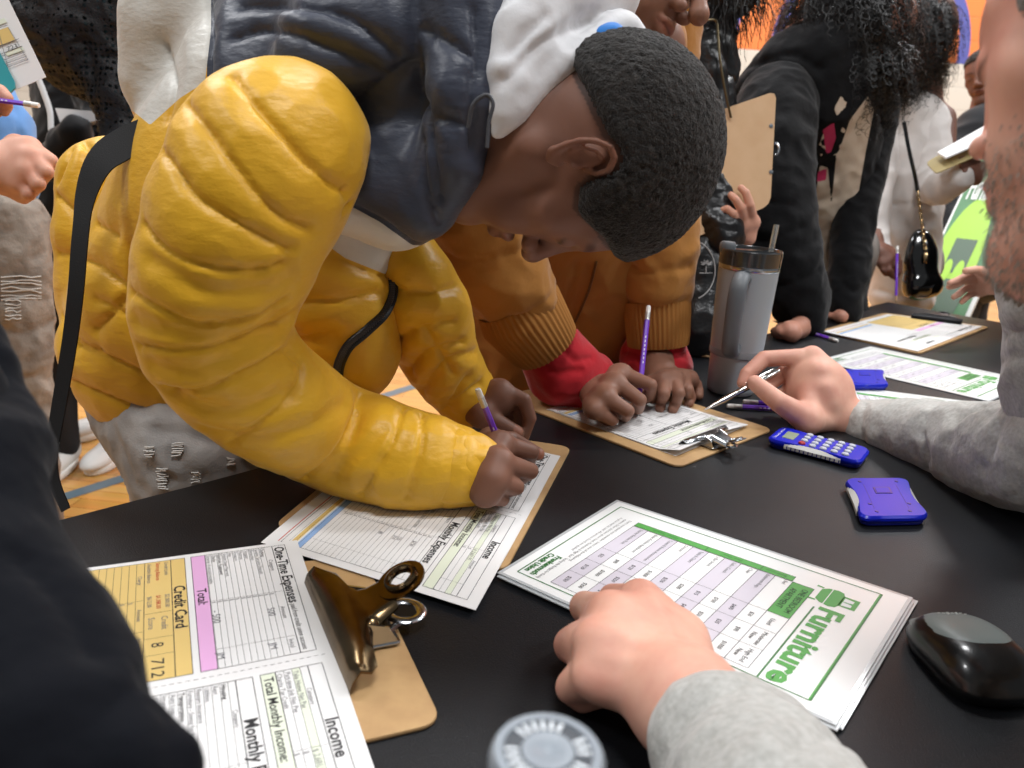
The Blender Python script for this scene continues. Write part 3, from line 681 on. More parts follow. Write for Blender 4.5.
a = onT(743, 401.5); pencil(a + [0, 0, 0], a + nrm(onT(800, 406) - a) * .17, 'purple pencil lying just behind another by the tumbler foot')
lying(838, 341, 806, 331, .19, 'purple pencil lying by the far clipboard with its eraser towards it')
# ---- calculators
cblue = mat('blue_plastic', '0e1fb4', .35, coat=.1, spec=.3); cblue_d = mat('blue_recess', '0f177c', .3); grip = mat('silver_grip', 'c9c8c4', .4); keyc = mat('grey_key', 'aeb2bd', .5); keyred = mat('red_key', 'a3222c', .5); lcd = mat('lcd_green', '8f9a84', .25)
def calc_outline(w, l, waist=.0, r=.012, n=8):
    o = rrect(w, l, r, 6); o2 = []
    for i in range(len(o)):
        a, b = np.array(o[i]), np.array(o[(i+1) % len(o)]); k = max(1, int(np.linalg.norm(b - a) / .006))
        for j in range(k): o2.append(a + (b - a) * j / k)
    return [(x * (1 - waist * math.cos(math.pi * min(1, abs(y) / (l/2) ) / 2) ** 2), y) for x, y in o2]
def calculator(o, X, Y, w, l, label, front=False, th=.013):
    X, Y = nrm(X), nrm(Y); Z = np.array([0, 0, 1.]); R = np.stack([X, Y, Z], 1); t = empty('calculator', o, label, 'calculator'); o = np.array(o); W = lambda x, y, z: o + X*x + Y*y + Z*z
    m = MB(); m.prism(calc_outline(w, l, .12, .013), th*.62, W(0, 0, th*.66), cblue, R, edge=.0025); m.prism(calc_outline(w*.93, l*.97, .10, .012), th*.4, W(0, 0, th*.2+.0004), cblue_d, R, edge=.0015)
    for x_, y_ in ((-.36, .38), (.36, .38), (-.36, -.2), (.36, -.2), (-.3, -.38), (.3, -.38)):
        if not front: m.lathe([(.0022, 0), (.0022, .0004), (0, .0004)], W(x_*w*.8, y_*l, th*.972), Z, cblue_d, n=12)
    m.build('body', t)
    for sd in (-1, 1):
        m = MB(); n = 14
        for i in range(n):
            y = l*(-.30 + .6*i/(n-1)); y2 = l*(-.30 + .6*(i+1)/(n-1))
            if i == n-1: break
            f = lambda yy: w/2*(1 - .12*math.cos(math.pi*min(1, abs(yy)/(l/2))/2)**2); b_ = lambda yy: .0015 + .0045*math.cos(math.pi*yy/(l*.62))
            x1, x2 = f(y), f(y2); q1, q2 = b_(y), b_(y2)
            m.add([W(sd*(x1-.003), y, th*.3), W(sd*(x1+q1*.55), y, th*.30), W(sd*(x1+q1*.6), y, th*.62), W(sd*(x1-.002), y, th*.95), W(sd*(x2-.003), y2, th*.3), W(sd*(x2+q2*.55), y2, th*.30), W(sd*(x2+q2*.6), y2, th*.62), W(sd*(x2-.002), y2, th*.95)],
                  [(0,1,5,4),(1,2,6,5),(2,3,7,6)], grip)
            if front and i % 1 == 0: m.add([W(sd*(x1+q1*.62), y+.0008, th*.3), W(sd*(x1+q1*.66), y+.0008, th*.6), W(sd*(x1+q1*.66), y+.0022, th*.6), W(sd*(x1+q1*.62), y+.0022, th*.3)], [(0,1,2,3)], cblue_d)
        m.build('side_grip', t)
    if front:
        m = MB(); m.box(W(-.0, l*.31, th*.985), (w*.46, l*.13, .0012), lcd, R, bev=.001); m.build('display', t)
        m = MB()
        for r_ in range(5):
            for c_ in range(4):
                x, y = (-.31 + c_*.205)*w, (.14 - r_*.115)*l
                m.lathe([(.0046, 0), (.0046, .0016), (.0036, .0026), (0, .0028)], W(x, y, th*.96), Z, keyred if (r_ == 0 and c_ == 0) else keyc, n=14)
        m.build('keypad', t)
        sh = Sheet(100, 30, [W(-w*.4, l*.47, th*.975), W(w*.4, l*.47, th*.975), W(w*.4, l*.40, th*.975), W(-w*.4, l*.40, th*.975)]); sh.text('Frankenmuth Credit Union', 5, 22, 18, white_print, width=90); sh.build('lettering', t, 0)
    else:
        m = MB(); m.box(W(0, l*.14, th*.975), (w*.26, l*.17, .0008), cblue_d, R, bev=.001); m.box(W(0, l*.14, th*.99), (w*.21, l*.13, .0009), cblue, R, bev=.001)
        for sd in (-1, 1): m.box(W(sd*w*.25, 0, th*.973), (.0004, l*.6, .0003), cblue_d, R)
        m.build('battery_cover', t)
    return t
a, b_, c_, d_ = T(845, 484, .006), T(905, 483, .006), T(924, 521, .006), T(864, 521, .006)
calculator((a + b_ + c_ + d_)/4*[1, 1, 0] + [0, 0, TZ+.0002], (b_ - a + c_ - d_)*[1, 1, 0], (a - d_ + b_ - c_)*[1, 1, 0], .082, .108, 'blue calculator lying face down nearest the black mouse')
a, b_, c_, d_ = T(843, 373, .006), T(882, 373, .006), T(886, 388, .006), T(846, 388, .006)
calculator((a + b_ + c_ + d_)/4*[1, 1, 0] + [0, 0, TZ+.0002], (b_ - a + c_ - d_)*[1, 1, 0], (a - d_ + b_ - c_)*[1, 1, 0], .086, .108, 'blue calculator lying face down beside the far furniture price sheet')
a, b_ = T(776, 437, .006), T(862, 459, .006); Yc = nrm((a - b_)*[1, 1, 0]); Xc = np.array([Yc[1], -Yc[0], 0])
calculator((a + b_)/2*[1, 1, 0] + [0, 0, TZ+.0002], Xc, Yc, .064, .118, 'blue calculator lying face up with a red key, under the hand with the pen', True)
# ---- tumbler
tp = T(730, 391); t = empty('tumbler', tp, 'grey insulated steel tumbler with handle, lid and clear straw', 'tumbler')
tg = mat('tumbler_grey', 'a3a9ad', .42, .15, bump=(900, .3, .0005)); tgd = mat('tumbler_handle_grey', '63676b', .5); lidm = mat('smoky_lid', '34383b', .15, trans=.25, coat=.5); strawm = mat('clear_straw', 'd5dcdd', .1, trans=.75, coat=.5)
Z = np.array([0, 0, 1.])
m = MB(); m.lathe([(0, .0006), (.034, .0006), (.0365, .003), (.0375, .01), (.0395, .062), (.0395, .0625)], tp, Z, tg); m.lathe([(.0412, .074), (.0455, .196), (.0455, .198)], tp, Z, tg); m.build('body', t)
m = MB(); m.lathe([(.0395, .062), (.0416, .064), (.0420, .070), (.0412, .074)], tp, Z, mat('tumbler_band', '85898c', .5)); m.build('band', t)
m = MB(); m.lathe([(.0455, .198), (.0462, .199), (.0462, .2045), (.0452, .206)], tp, Z, steel); m.build('steel_rim', t)
m = MB(); m.lathe([(.0445, .204), (.0468, .206), (.0475, .2275), (.0462, .229), (.0448, .2275), (.0440, .215), (.012, .2145), (0, .2145)], tp, Z, lidm)
hd = nrm(-CF * [1, 1, 0] + CR * [1, 1, 0] * -.42); hs = np.array([-hd[1], hd[0], 0])
m.box(tp + Z*.222 + CR*.004, (.07, .022, .010), lidm, np.stack([nrm(CR*[1, 1, 0]), nrm(CF*[1, 1, 0]), Z], 1), bev=.004)
m.build('lid', t)
m = MB(); kb = tp - nrm(CR*[1, 1, 0])*.037 + Z*.222; m.lathe([(.011, 0), (.0125, .004), (.0125, .012), (.010, .0155), (0, .016)], kb, Z, tgd); m.build('lid_latch', t)
m = MB(); hp = spline([tp + hd*.044 + Z*.188, tp + hd*.062 + Z*.192, tp + hd*.079 + Z*.180, tp + hd*.083 + Z*.155, tp + hd*.078 + Z*.11, tp + hd*.070 + Z*.084, tp + hd*.055 + Z*.078, tp + hd*.041 + Z*.084], 6)
m.tube(hp, [.0095]*len(hp), tgd, n=14, flat=(hs, 1.35)); m.build('handle', t)
m = MB(); so = tp + nrm(CR*[1, 1, 0])*.022 + Z*.205; m.tube([so - Z*.12, so + Z*.062 + CR*.010], .0042, strawm, n=14); m.build('straw', t)
# ---- mouse
mo, mx_ = T(964, 669), None; ma, mb_ = T(928, 630), T(1005, 710); Xm = nrm((mb_ - ma)*[1, 1, 0]); Ym = np.array([-Xm[1], Xm[0], 0]); t = empty('computer_mouse', mo, 'black computer mouse with a matt grey top panel', 'mouse')
nU_, nV_ = 64, 26; vs = []; HL, HW, HH = .0505, .0360, .0355
def mouse_pt(th, s_):
    """s_: 0 bottom rim .. 1 crown"""
    sx, sy = math.cos(th), math.sin(th); e = 2 / 3.1
    x = HL * math.copysign(abs(sx) ** e, sx); y = HW * (1 + .10 * sx) * math.copysign(abs(sy) ** e, sy)
    ph = s_ * math.pi / 2; r = math.cos(ph) ** .5 if s_ < 1 else 0; zz = math.sin(ph) ** .9
    if s_ < .15: r *= .9 + .1 * s_ / .15
    X = x * r; hz = HH * (1 - .22 * ((X / HL - .15) ** 2)) * (1 + .05 * X / HL)
    return mo + Xm * X + Ym * y * r + Z * (.001 + hz * zz)
mbk = mat('mouse_black', '0b0b0c', .3, coat=.35); mgr = mat('mouse_grey', '6f7775', .45)
m = MB(); vs = [mouse_pt(2*math.pi*i/nU_, j/nV_) for j in range(nV_+1) for i in range(nU_)]
m.add(vs, [(j*nU_+i, j*nU_+(i+1) % nU_, (j+1)*nU_+(i+1) % nU_, (j+1)*nU_+i) for j in range(nV_) for i in range(nU_)] + [tuple(reversed(range(nU_)))], mbk); m.build('shell', t, 60)
m = MB(); vs = []; NR = 14
for j in range(NR+1):
    for i in range(nU_):
        q = 2*math.pi*i/nU_; cx, sx_ = math.cos(q), math.sin(q); e = 2/3.2
        x = -.014 + .033*(j/NR)*math.copysign(abs(cx)**e, cx); y = .0285*(j/NR)*math.copysign(abs(sx_)**e, sx_)*(1 - .1*math.cos(q))
        rr_ = ((abs(x)/HL)**2.7 + (abs(y)/(HW*(1+.1*x/HL)))**2.7) ** (1/2.7); rr_ = min(.93, rr_); ph = math.acos(min(1, rr_**2)); zz = math.sin(ph)**.9
        hz = HH*(1 - .22*((x/HL-.15)**2))*(1+.05*x/HL); vs.append(mo + Xm*x + Ym*y + Z*(.001 + hz*zz + .0007 - .0006*(j == NR)))
m.add(vs, [(j*nU_+i, (j+1)*nU_+i, (j+1)*nU_+(i+1) % nU_, j*nU_+(i+1) % nU_) for j in range(NR) for i in range(nU_)], mgr); m.build('top_panel', t, 60)
m = MB(); 
for k_ in range(9):
    hz = .0; x = -.029 + .0022*(k_ % 3); y = -.010 + .0024*k_; m.box(mo + Xm*x + Ym*y + Z*(.0022 + HH*(1 - .22*((x/HL-.15)**2))*(1+.05*x/HL)*math.sin(math.acos(min(1, (((abs(x)/HL)**2.7 + (abs(y)/(HW*(1+.1*x/HL)))**2.7)**(1/2.7))**2)))**.9), (.0012, .0018, .0003), mat('worn_print', 'b4b9b6', .6), np.stack([Xm, Ym, Z], 1))
m.build('worn_lettering', t, 0)
# ---- bottle whose cap shows at the bottom
bc_ = P(548, 752, .25); t = empty('water_bottle', [bc_[0], bc_[1], TZ], 'bottle with a ridged grey cap standing right under the lens', 'bottle'); o = np.array([bc_[0], bc_[1], TZ]); h = bc_[2] - TZ
capm = mat('cap_grey', '868e96', .4); capd = mat('cap_dark', '3a3f46', .5); bott = mat('bottle_body', '15171b', .4)
m = MB(); m.lathe([(0, .0006), (.029, .0006), (.032, .004), (.032, h-.06), (.029, h-.045), (.016, h-.022), (.0135, h-.014), (.0135, h-.002)], o, Z, bott); m.build('body', t)
cr_ = px(57, .25)
m = MB(); m.lathe([(cr_, h-.016), (cr_, h-.001), (cr_*.95, h+.0006), (cr_*.80, h+.0008), (cr_*.78, h-.0002), (cr_*.48, h-.0002), (cr_*.46, h+.0009), (cr_*.2, h+.0009), (cr_*.12, h), (0, h)], o, Z, capm)
for i in range(40):
    q = 2*math.pi*i/40; m.box(o + np.array([math.cos(q)*cr_*1.0, math.sin(q)*cr_*1.0, h-.009]), (.001, .0011, .013), capm, np.array([[math.cos(q), -math.sin(q), 0], [math.sin(q), math.cos(q), 0], [0, 0, 1]]))
m.build('cap', t)
m = MB()
for i in range(26):
    q = 2*math.pi*i/26
    if i in (3, 4, 11, 12, 18, 19, 25): continue
    m.box(o + np.array([math.cos(q)*cr_*.64, math.sin(q)*cr_*.64, h+.0002]), (.0042, .0011, .0006), mat('cap_print', 'dfe5ea', .4), np.array([[math.cos(q), -math.sin(q), 0], [math.sin(q), math.cos(q), 0], [0, 0, 1]]))
m.lathe([(cr_*.47, h), (cr_*.47, h+.0004), (cr_*.79, h+.0004), (cr_*.79, h)], o - Z*.0004, Z, capd)
m.build('cap_lettering', t)
# ================================================================ people: shared pieces
def skin(name, col, **k): return mat(name, col, .52, attr=True, bump=[(260, .12, .0006), (1100, .1, .0003)], sss=.12, vary=(28, k.get('v', col), k.get('a', .0)), spec=.4)
def frame3(fwd, up):
    Y = nrm(fwd); Z = nrm(np.array(up) - Y * (np.array(up) @ Y)); X = np.cross(Y, Z); return np.stack([X, Y, Z], 1)     # X: the person's right
HEAD = dict
def head_surface(o, R, s=1.0, h=.0022, neck=None, nose=1., jaw=1., ears=(1, 1), lips=1., eyes='down', brow=1., sv=None):
    """one continuous head in world space; o between the ears; returns V, F, local coordinates"""
    o = np.array(o); W = lambda x, y, z: o + R @ (np.array([x, y, z]) * s); S = Solid()
    S.ell(W(0, -.014, .036), np.array([.073, .094, .080]) * s, R, k=.01)
    S.ell(W(0, .022, .030), np.array([.066, .066, .070]) * s, R, k=.02*s)
    S.cone(W(0, .040, .0), W(0, .058*jaw, -.080), .050*s, .026*s, .03*s)
    for e in (-1, 1):
        S.cone(W(e*.052, -.004, -.038), W(e*.016, .062*jaw, -.092), .017*s, .014*s, .028*s)
        S.ell(W(e*.042, .054, -.014), np.array([.020, .018, .017])*s, R, k=.02*s)
        S.ell(W(e*.030, .064, -.045), np.array([.018, .018, .020])*s, R, k=.02*s)
    S.ell(W(0, .072*jaw, -.090), np.array([.016, .013, .013])*s, R, k=.014*s)
    for e in (-1, 1):
        S.ell(W(e*.032, .096, .006), np.array([.017, .013, .011])*s, R, k=.010*s, cut=True)
        S.cone(W(e*.014, .080, .0235), W(e*.046, .068, .026), .0085*brow*s, .007*brow*s, .012*s)
        S.ell(W(e*.0315, .0745, .005), np.array([.0145, .0135, .0120])*s, R, k=.002*s)
    S.cone(W(0, .084, .020), W(0, .104*nose, -.020), .0075*s, .0095*nose*s, .010*s)
    S.ell(W(0, .105*nose, -.024), np.array([.0115, .0105, .0095])*s*nose, R, k=.006*s)
    for e in (-1, 1):
        S.ell(W(e*.0125*nose, .095, -.027), np.array([.0080, .0100, .0075])*s*nose, R, k=.005*s)
        S.ell(W(e*.0065, .101, -.0345), np.array([.0034, .0055, .0034])*s, R, k=.002*s, cut=True)
    up_ = [(-.024, .080, -.0535), (-.012, .090, -.0495), (-.003, .0935, -.0475), (.003, .0935, -.0475), (.012, .090, -.0495), (.024, .080, -.0535)]
    S.chain([(W(*q), (.0028 if abs(q[0]) > .02 else .0052)*lips*s) for q in up_], .005*s)
    lo_ = [(-.021, .081, -.0565), (-.010, .088, -.0595), (.010, .088, -.0595), (.021, .081, -.0565)]
    S.chain([(W(*q), (.0032 if abs(q[0]) > .02 else .0064)*lips*s) for q in lo_], .005*s)
    S.chain([(W(q[0], q[1] + .0058, -.0540 - .001*(abs(q[0]) < .01)), .0011*s) for q in up_], .002*s)
    S.p[-1] = (*S.p[-1][:-1], True)
    for e, on in ((1, ears[0]), (-1, ears[1])):
        if not on: continue
        E = lambda a, b, c: W(e*(.074 + (a - .074)*.8), -.010 + (b + .010)*.82, .003 + (c - .004)*.80)
        S.ell(E(.0765, -.010, .004), np.array([.004, .0125, .021])*s, R @ rotm('z', -e*12), k=.006*s)
        hx = [(.072, .006, .012), (.079, .009, .024), (.0865, .002, .0345), (.0905, -.012, .0375), (.0925, -.0235, .031), (.0925, -.0275, .016), (.0885, -.0245, .001), (.0835, -.0165, -.013), (.079, -.008, -.0235), (.0755, .001, -.0245), (.073, .004, -.016)]
        S.chain([(E(a, b, c), (.0031 if i < 8 else .0046)*s) for i, (a, b, c) in enumerate(hx)], .002*s)
        ah = [(.083, -.010, .026), (.0855, -.017, .018), (.0845, -.0175, .004), (.081, -.010, -.008)]
        S.chain([(E(a, b, c), .0023*s) for a, b, c in ah], .003*s)
        S.ell(E(.0815, .0045, .002), np.array([.0034, .0026, .0048])*s, R, k=.003*s)
        S.ell(E(.0865, -.006, .004), np.array([.0062, .0054, .0074])*s, R, k=.004*s, cut=True)
    if neck is None: neck = [((0, -.032, -.045), .052), ((0, -.060, -.16), .056)]
    S.chain([(W(*a), r*s) for a, r in neck], .022*s)
    V, Fc = S.surf(h*s); V = relax(V, Fc, 1, .4); Lc = (V - o) @ R / s
    if sv is not None: V = o + (Lc * np.array(sv) * s) @ R.T
    return V, Fc, Lc
def rotm(ax, deg):
    c, s = math.cos(math.radians(deg)), math.sin(math.radians(deg))
    return np.array({'x': [[1,0,0],[0,c,-s],[0,s,c]], 'y': [[c,0,s],[0,1,0],[-s,0,c]], 'z': [[c,-s,0],[s,c,0],[0,0,1]]}[ax])
def gauss(Lc, c, r): return np.exp(-((((Lc - np.array(c)) / np.array(r)) ** 2).sum(1)))
def face_colour(Lc, lip=(.86, .60, .58), brow=(.35, .33, .33), ear=(1.02, .92, .9), browamt=1., blush=0.):
    """multipliers of the skin colour: lips, brows and lash line"""
    col = np.ones((len(Lc), 3)); x, y, z = Lc.T; ax = np.abs(x)
    def mix(m, c):
        nonlocal col; col = col * (1 - m[:, None]) + col * np.array(c) * m[:, None]
    lp = np.exp(-((z + .0540) / .0062) ** 4 - (ax / .023) ** 4) * smooth01(y, .078, .084); mix(lp, lip)
    mix(np.exp(-((z + .0542) / .0012) ** 2 - (ax / .024) ** 4) * smooth01(y, .078, .084), (.45, .4, .4))
    br = np.exp(-((z - .0270 - .10 * (ax - .03) * (ax < .03)) / .0042) ** 4 - ((ax - .031) / .020) ** 4) * smooth01(y, .055, .062); mix(br * browamt, brow)
    el = np.exp(-((z + .0015 + .004 * ((ax - .0315) / .014) ** 2 * -1) / .0014) ** 2 - ((ax - .0315) / .0155) ** 6) * smooth01(y, .070, .076); mix(el, (.22, .2, .2))
    if blush: mix(gauss(np.abs(Lc), (.044, .06, .03), (.02, .03, .03)) * blush, (1.0, .86, .84)); mix(gauss(Lc, (0, .105, -.022), (.014, .014, .014)) * blush, (1.0, .84, .82))
    mix(gauss(np.abs(Lc), (.088, .015, .012), (.008, .03, .03)) * .5, ear)
    return col
def hand_surface(wrist, mcps, fingers, thumb, h=.0017, k=.006, fore=None, palm=None, wr=.025, s=1.0):
    """explicit joints. wrist: point; mcps: 4 points (index..little); fingers: 4 lists of (point, radius); thumb: list of (point, radius)"""
    S = Solid(); wrist = np.array(wrist); mc = [np.array(q) for q in mcps]
    rad = (.0125, .0125, .0118, .0108)
    for i, q in enumerate(mc):
        S.cone(wrist + (q - wrist) * .12, q, .0165 * s, rad[i] * s, .012)
        S.ell(q, np.ones(3) * (rad[i] + .0002) * s, None, .008)
    for a, b in zip(mc[:-1], mc[1:]): S.cone(a + (wrist - a) * .12, b + (wrist - b) * .12, .0125 * s, .0120 * s, .012)
    for i, (q, fg) in enumerate(zip(mc, fingers)):
        S.chain([(q, rad[i] * .97 * s)] + [(np.array(p), r * s) for p, r in fg], .0035)
    if thumb: S.cone(wrist + (np.array(thumb[0][0]) - wrist) * .25, thumb[0][0], .016 * s, thumb[0][1] * s, .012); S.chain([(np.array(p), r * s) for p, r in thumb], .006)
    if thumb: S.cone(thumb[0][0], mc[0], thumb[0][1] * .9 * s, .010 * s, .010)
    if palm is not None: S.ell(*palm)
    if fore is not None: S.chain([(wrist, wr * s)] + [(np.array(p), r * s) for p, r in fore], .012)
    V, Fc = S.surf(h * s); V = relax(V, Fc, 1, .35)
    return V, Fc, S
def knuckle_marks(V, N, pts, col, r=.006, amt=.25, c=(.78, .74, .74)):
    for p in pts:
        d = np.linalg.norm(V - np.array(p), axis=1); m = np.exp(-(d / r) ** 2) * amt; col = col * (1 - m[:, None]) + col * np.array(c) * m[:, None]
    return col
def nails(V, N, col, spots, c=(1.35, 1.2, 1.15), r=.0052):
    """spots: (centre of nail, outward direction)"""
    for p, out in spots:
        d = V - np.array(p); q = np.linalg.norm(d, axis=1); m = np.clip(1 - (q / r) ** 6, 0, 1) * smooth01(N @ nrm(out), .3, .6)
        col = col * (1 - m[:, None]) + col * np.array(c) * m[:, None]
    return col
def cloth_mat(name, col, rough=.8, weave=900, st=.25, fold=None, sheen=.3, vary=None, attrcol=False, spec=.3):
    return mat(name, col, rough, bump=[(weave, st, .0006)] + ([fold] if fold else []), sheen=sheen, vary=vary, attr=attrcol, spec=spec)
def garment(S, h=.004, seams=None, w=.007, depth_=.006, puff=0., wrinkle=None, k_relax=1, seed=1., extra=None, pw=.024):
    """surface with stitched valleys (seams: pixel polylines draped on it), soft bulges between them and wrinkles"""
    V, Fc = S.surf(h); V = relax(V, Fc, k_relax); N = normals(V, Fc); disp = np.zeros(len(V)); sd = None
    if seams:
        pl = onto(V, Fc, seams); sd = segdist(V, pl)
        disp -= depth_ * np.exp(-(sd / w) ** 1.3)
        if puff: disp += puff * (.25 - np.exp(-(sd / pw) ** 1.4))
        # gathers that radiate from the stitching
        g = fnoise(V, 75, seed); disp += .0012 * g * np.exp(-(sd / (w * 2.6)) ** 2)
    if wrinkle:
        for sc_, amp, st in wrinkle:
            X = V.copy()
            if st is not None:
                a = nrm(st[0]); X = X - (X @ a)[:, None] * a * (1 - st[1])
            n = fnoise(X, sc_, seed + 3); disp += amp * (1 - 2 * np.abs(n)) if sc_ > 0 else 0
    if extra is not None: disp += extra(V, N)
    V = V + N * disp[:, None]
    return V, Fc, sd
def pxsd(V, poly):
    """signed distance (pixels) of the projected vertices to a closed outline; > 0 inside"""
    d = V - CAM; z = np.maximum(d @ CF, 1e-3); x = 512 + F_PX * (d @ CR) / z; y = 384 - F_PX * (d @ CU) / z; p = np.array(poly, float); n = len(p)
    best = np.full(len(V), 1e9); ins = np.zeros(len(V), bool)
    for i in range(n):
        a, b = p[i], p[(i+1) % n]; ba = b - a; t = np.clip(((x - a[0]) * ba[0] + (y - a[1]) * ba[1]) / max(1e-9, ba @ ba), 0, 1)
        best = np.minimum(best, (x - a[0] - t*ba[0])**2 + (y - a[1] - t*ba[1])**2)
        c = ((a[1] > y) != (b[1] > y)) & (x < (b[0]-a[0]) * (y - a[1]) / ((b[1]-a[1]) if b[1] != a[1] else 1e-9) + a[0]); ins ^= c
    return np.sqrt(best) * np.where(ins, 1, -1)
def set_attr(o, name, vals):
    at = o.data.attributes.new(name, 'FLOAT', 'POINT'); at.data.foreach_set('value', np.asarray(vals, np.float32))
def panel_mat(name, base, panels, rough=.5, bump=None, sheen=.2, spec=.4, coat=0.):
    """fabric whose cut panels follow the mesh attributes named in panels [(attribute, colour)]"""
    m = mat(name, base, rough, bump=bump, sheen=sheen, spec=spec, coat=coat); nt = m.node_tree; N = nt.nodes; L = nt.links; b = N['Principled BSDF']; prev = None
    for at, c in panels:
        a = N.new('ShaderNodeAttribute'); a.attribute_name = at; g = N.new('ShaderNodeMath'); g.operation = 'GREATER_THAN'; g.inputs[1].default_value = 0.0; L.new(a.outputs['Fac'], g.inputs[0])
        x = N.new('ShaderNodeMix'); x.data_type = 'RGBA'; L.new(g.outputs[0], x.inputs[0])
        if prev: L.new(prev, x.inputs[6])
        else: x.inputs[6].default_value = lin(base)
        x.inputs[7].default_value = lin(c); prev = x.outputs[2]
    L.new(prev, b.inputs['Base Color']); return m
def rib_cuff(parent, name, pts, radii, m, flat=None, ribs=40, amp=.0012, n=None):
    """knitted cuff: tube with lengthwise ribs"""
    pts = [np.array(q, float) for q in pts]; k = len(pts); n = ribs * 4; t0 = nrm(pts[-1] - pts[0]); a = nrm(np.cross(t0, CF)); b = np.cross(t0, a); mb = MB(); vs = []
    for i in range(k):
        for j in range(n):
            q = 2*math.pi*j/n; r = radii[i] + amp*math.cos(q*ribs); fa = flat if flat else 1
            vs.append(pts[i] + r*(a*math.cos(q) + b*fa*math.sin(q)))
    mb.add(vs, [(i*n+j, i*n+(j+1) % n, (i+1)*n+(j+1) % n, (i+1)*n+j) for i in range(k-1) for j in range(n)], m); return mb.build(name, parent, 0 or 80)
def hair_cap(V, Fc, Lc, mask_fn, thick, amp, sc_, name, m, parent, R, h=None, seed=2., curl=None):
    """hair grown out of the scalp of a head surface"""
    N = normals(V, Fc); mk = mask_fn(Lc); keep = mk > 0.0; fk = keep[Fc].all(1); Fh = Fc[fk]; used = np.unique(Fh); mp = np.full(len(V), -1); mp[used] = np.arange(len(used))
    Vh, Nh, mh = V[used], N[used], np.clip(mk[used], 0, 1)
    t = thick * np.sqrt(mh) + .0006; n = np.abs(fnoise(Vh, sc_, seed)) * amp + np.abs(fnoise(Vh, sc_ * 2.1, seed + 5)) * amp * .5
    Vh = Vh + Nh * (t - n * np.sqrt(mh))[:, None]
    return mesh_from(name, Vh, mp[Fh], m, parent)
def leg_solid(S, hip, knee, ankle, r=(.085, .062, .045), k=.03): S.chain([(hip, r[0]), (knee, r[1]), (ankle, r[2])], k)
def shoe(parent, heel, toe, m_up, m_sole, w=.045, h=.07):
    heel, toe = np.array(heel), np.array(toe); d = nrm((toe - heel)*[1, 1, 0]); sd = np.array([-d[1], d[0], 0]); R = np.stack([sd, d, [0, 0, 1]], 1); L_ = np.linalg.norm(toe - heel); z0 = .006; S = Solid()
    c = lambda t, z: np.array([heel[0], heel[1], 0]) + d*L_*t + np.array([0, 0, z])
    S.ell(c(.25, .045), (w*.85, .075, .040), R, .02); S.ell(c(.68, .036), (w, .10, .030), R, .03); S.ell(c(.2, .075), (w*.75, .05, .04), R, .02)
    V, Fc = S.surf(.005); V[:, 2] = np.maximum(V[:, 2], .022); mesh_from('shoe_upper', V, Fc, m_up, parent)
    m = MB(); o = [(x*w*1.02*(1 + .12*math.sin(y*2.)), (y+1)/2*L_*1.0) for x, y in [(math.cos(q), math.sin(q)) for q in [2*math.pi*i/28 for i in range(28)]]]
    m.prism([(x, y) for x, y in o], .024, [heel[0], heel[1], .014], m_sole, R, edge=.003); m.build('shoe_sole', parent)
# ================================================================ boy in the yellow jacket
yel = 'dfaa28'; navy = '3a3f4d'; cream = 'cfccc4'
A = empty('person', [*P(170, 420, 1.0)[:2], 0], 'person in a yellow, navy and cream puffer jacket bending over the table writing', 'person')
skA = skin('brown_skin', '7d5645')
bumpj = [(26, .30, .006), (70, .30, .003, (1, 1, 2.5)), (1500, .10, .0003)]
mj = panel_mat('puffer_fabric', yel, [('p_navy', navy), ('p_cream', cream)], .42, bumpj, .15, .45)
my = mat('yellow_puffer', yel, .42, bump=bumpj, sheen=.15, spec=.45)
# torso
S = Solid()
S.pc([(170, 345, 1.00, 96), (200, 290, .96, 112), (262, 205, .91, 132), (330, 120, .87, 142), (395, 45, .82, 132), (430, -40, .82, 110)], .03)
S.pc([(108, 185, 1.0, 46), (102, 240, 1.0, 44), (104, 300, 1.02, 40), (122, 345, 1.02, 44)], .03)
S.pc([(176, 78, .90, 50), (185, 30, .88, 58), (250, -30, .86, 70)], .03)
S.pc([(330, 300, .86, 62), (345, 350, .88, 52)], .05)
S.pc([(330, 50, .70, 55), (400, 40, .70, 60), (440, -20, .70, 60)], .03)
S.pc([(462, -20, .66, 42), (466, 30, .66, 38), (462, 95, .66, 38), (450, 160, .68, 34), (430, 208, .70, 25)], .02)
S.pc([(345, 190, .72, 40), (395, 205, .73, 40)], .04); S.pc([(395, 30, .74, 62), (425, 90, .735, 46), (405, 150, .74, 50), (400, 195, .74, 40)], .03)
S.pc([(118, 345, .99, 46), (160, 372, .97, 48), (215, 395, .97, 56), (270, 400, .97, 60)], .03)
navy_poly = [(207, -900), (207, 80), (235, 75), (300, 190), (340, 206), (347, 205), (380, 222), (412, 245), (432, 246), (452, 236), (475, 212), (520, 150), (560, -900)]
cream_poly = [(-200, -900), (100, 60), (125, 108), (134, 112), (150, 125), (180, 98), (205, 82), (211, 30), (212, -900)]
stripe = [(300, 225), (313, 234), (345, 203), (380, 222), (412, 245), (432, 246), (452, 236), (475, 212), (500, 205), (480, 235), (445, 255), (415, 270), (385, 274), (345, 258)]
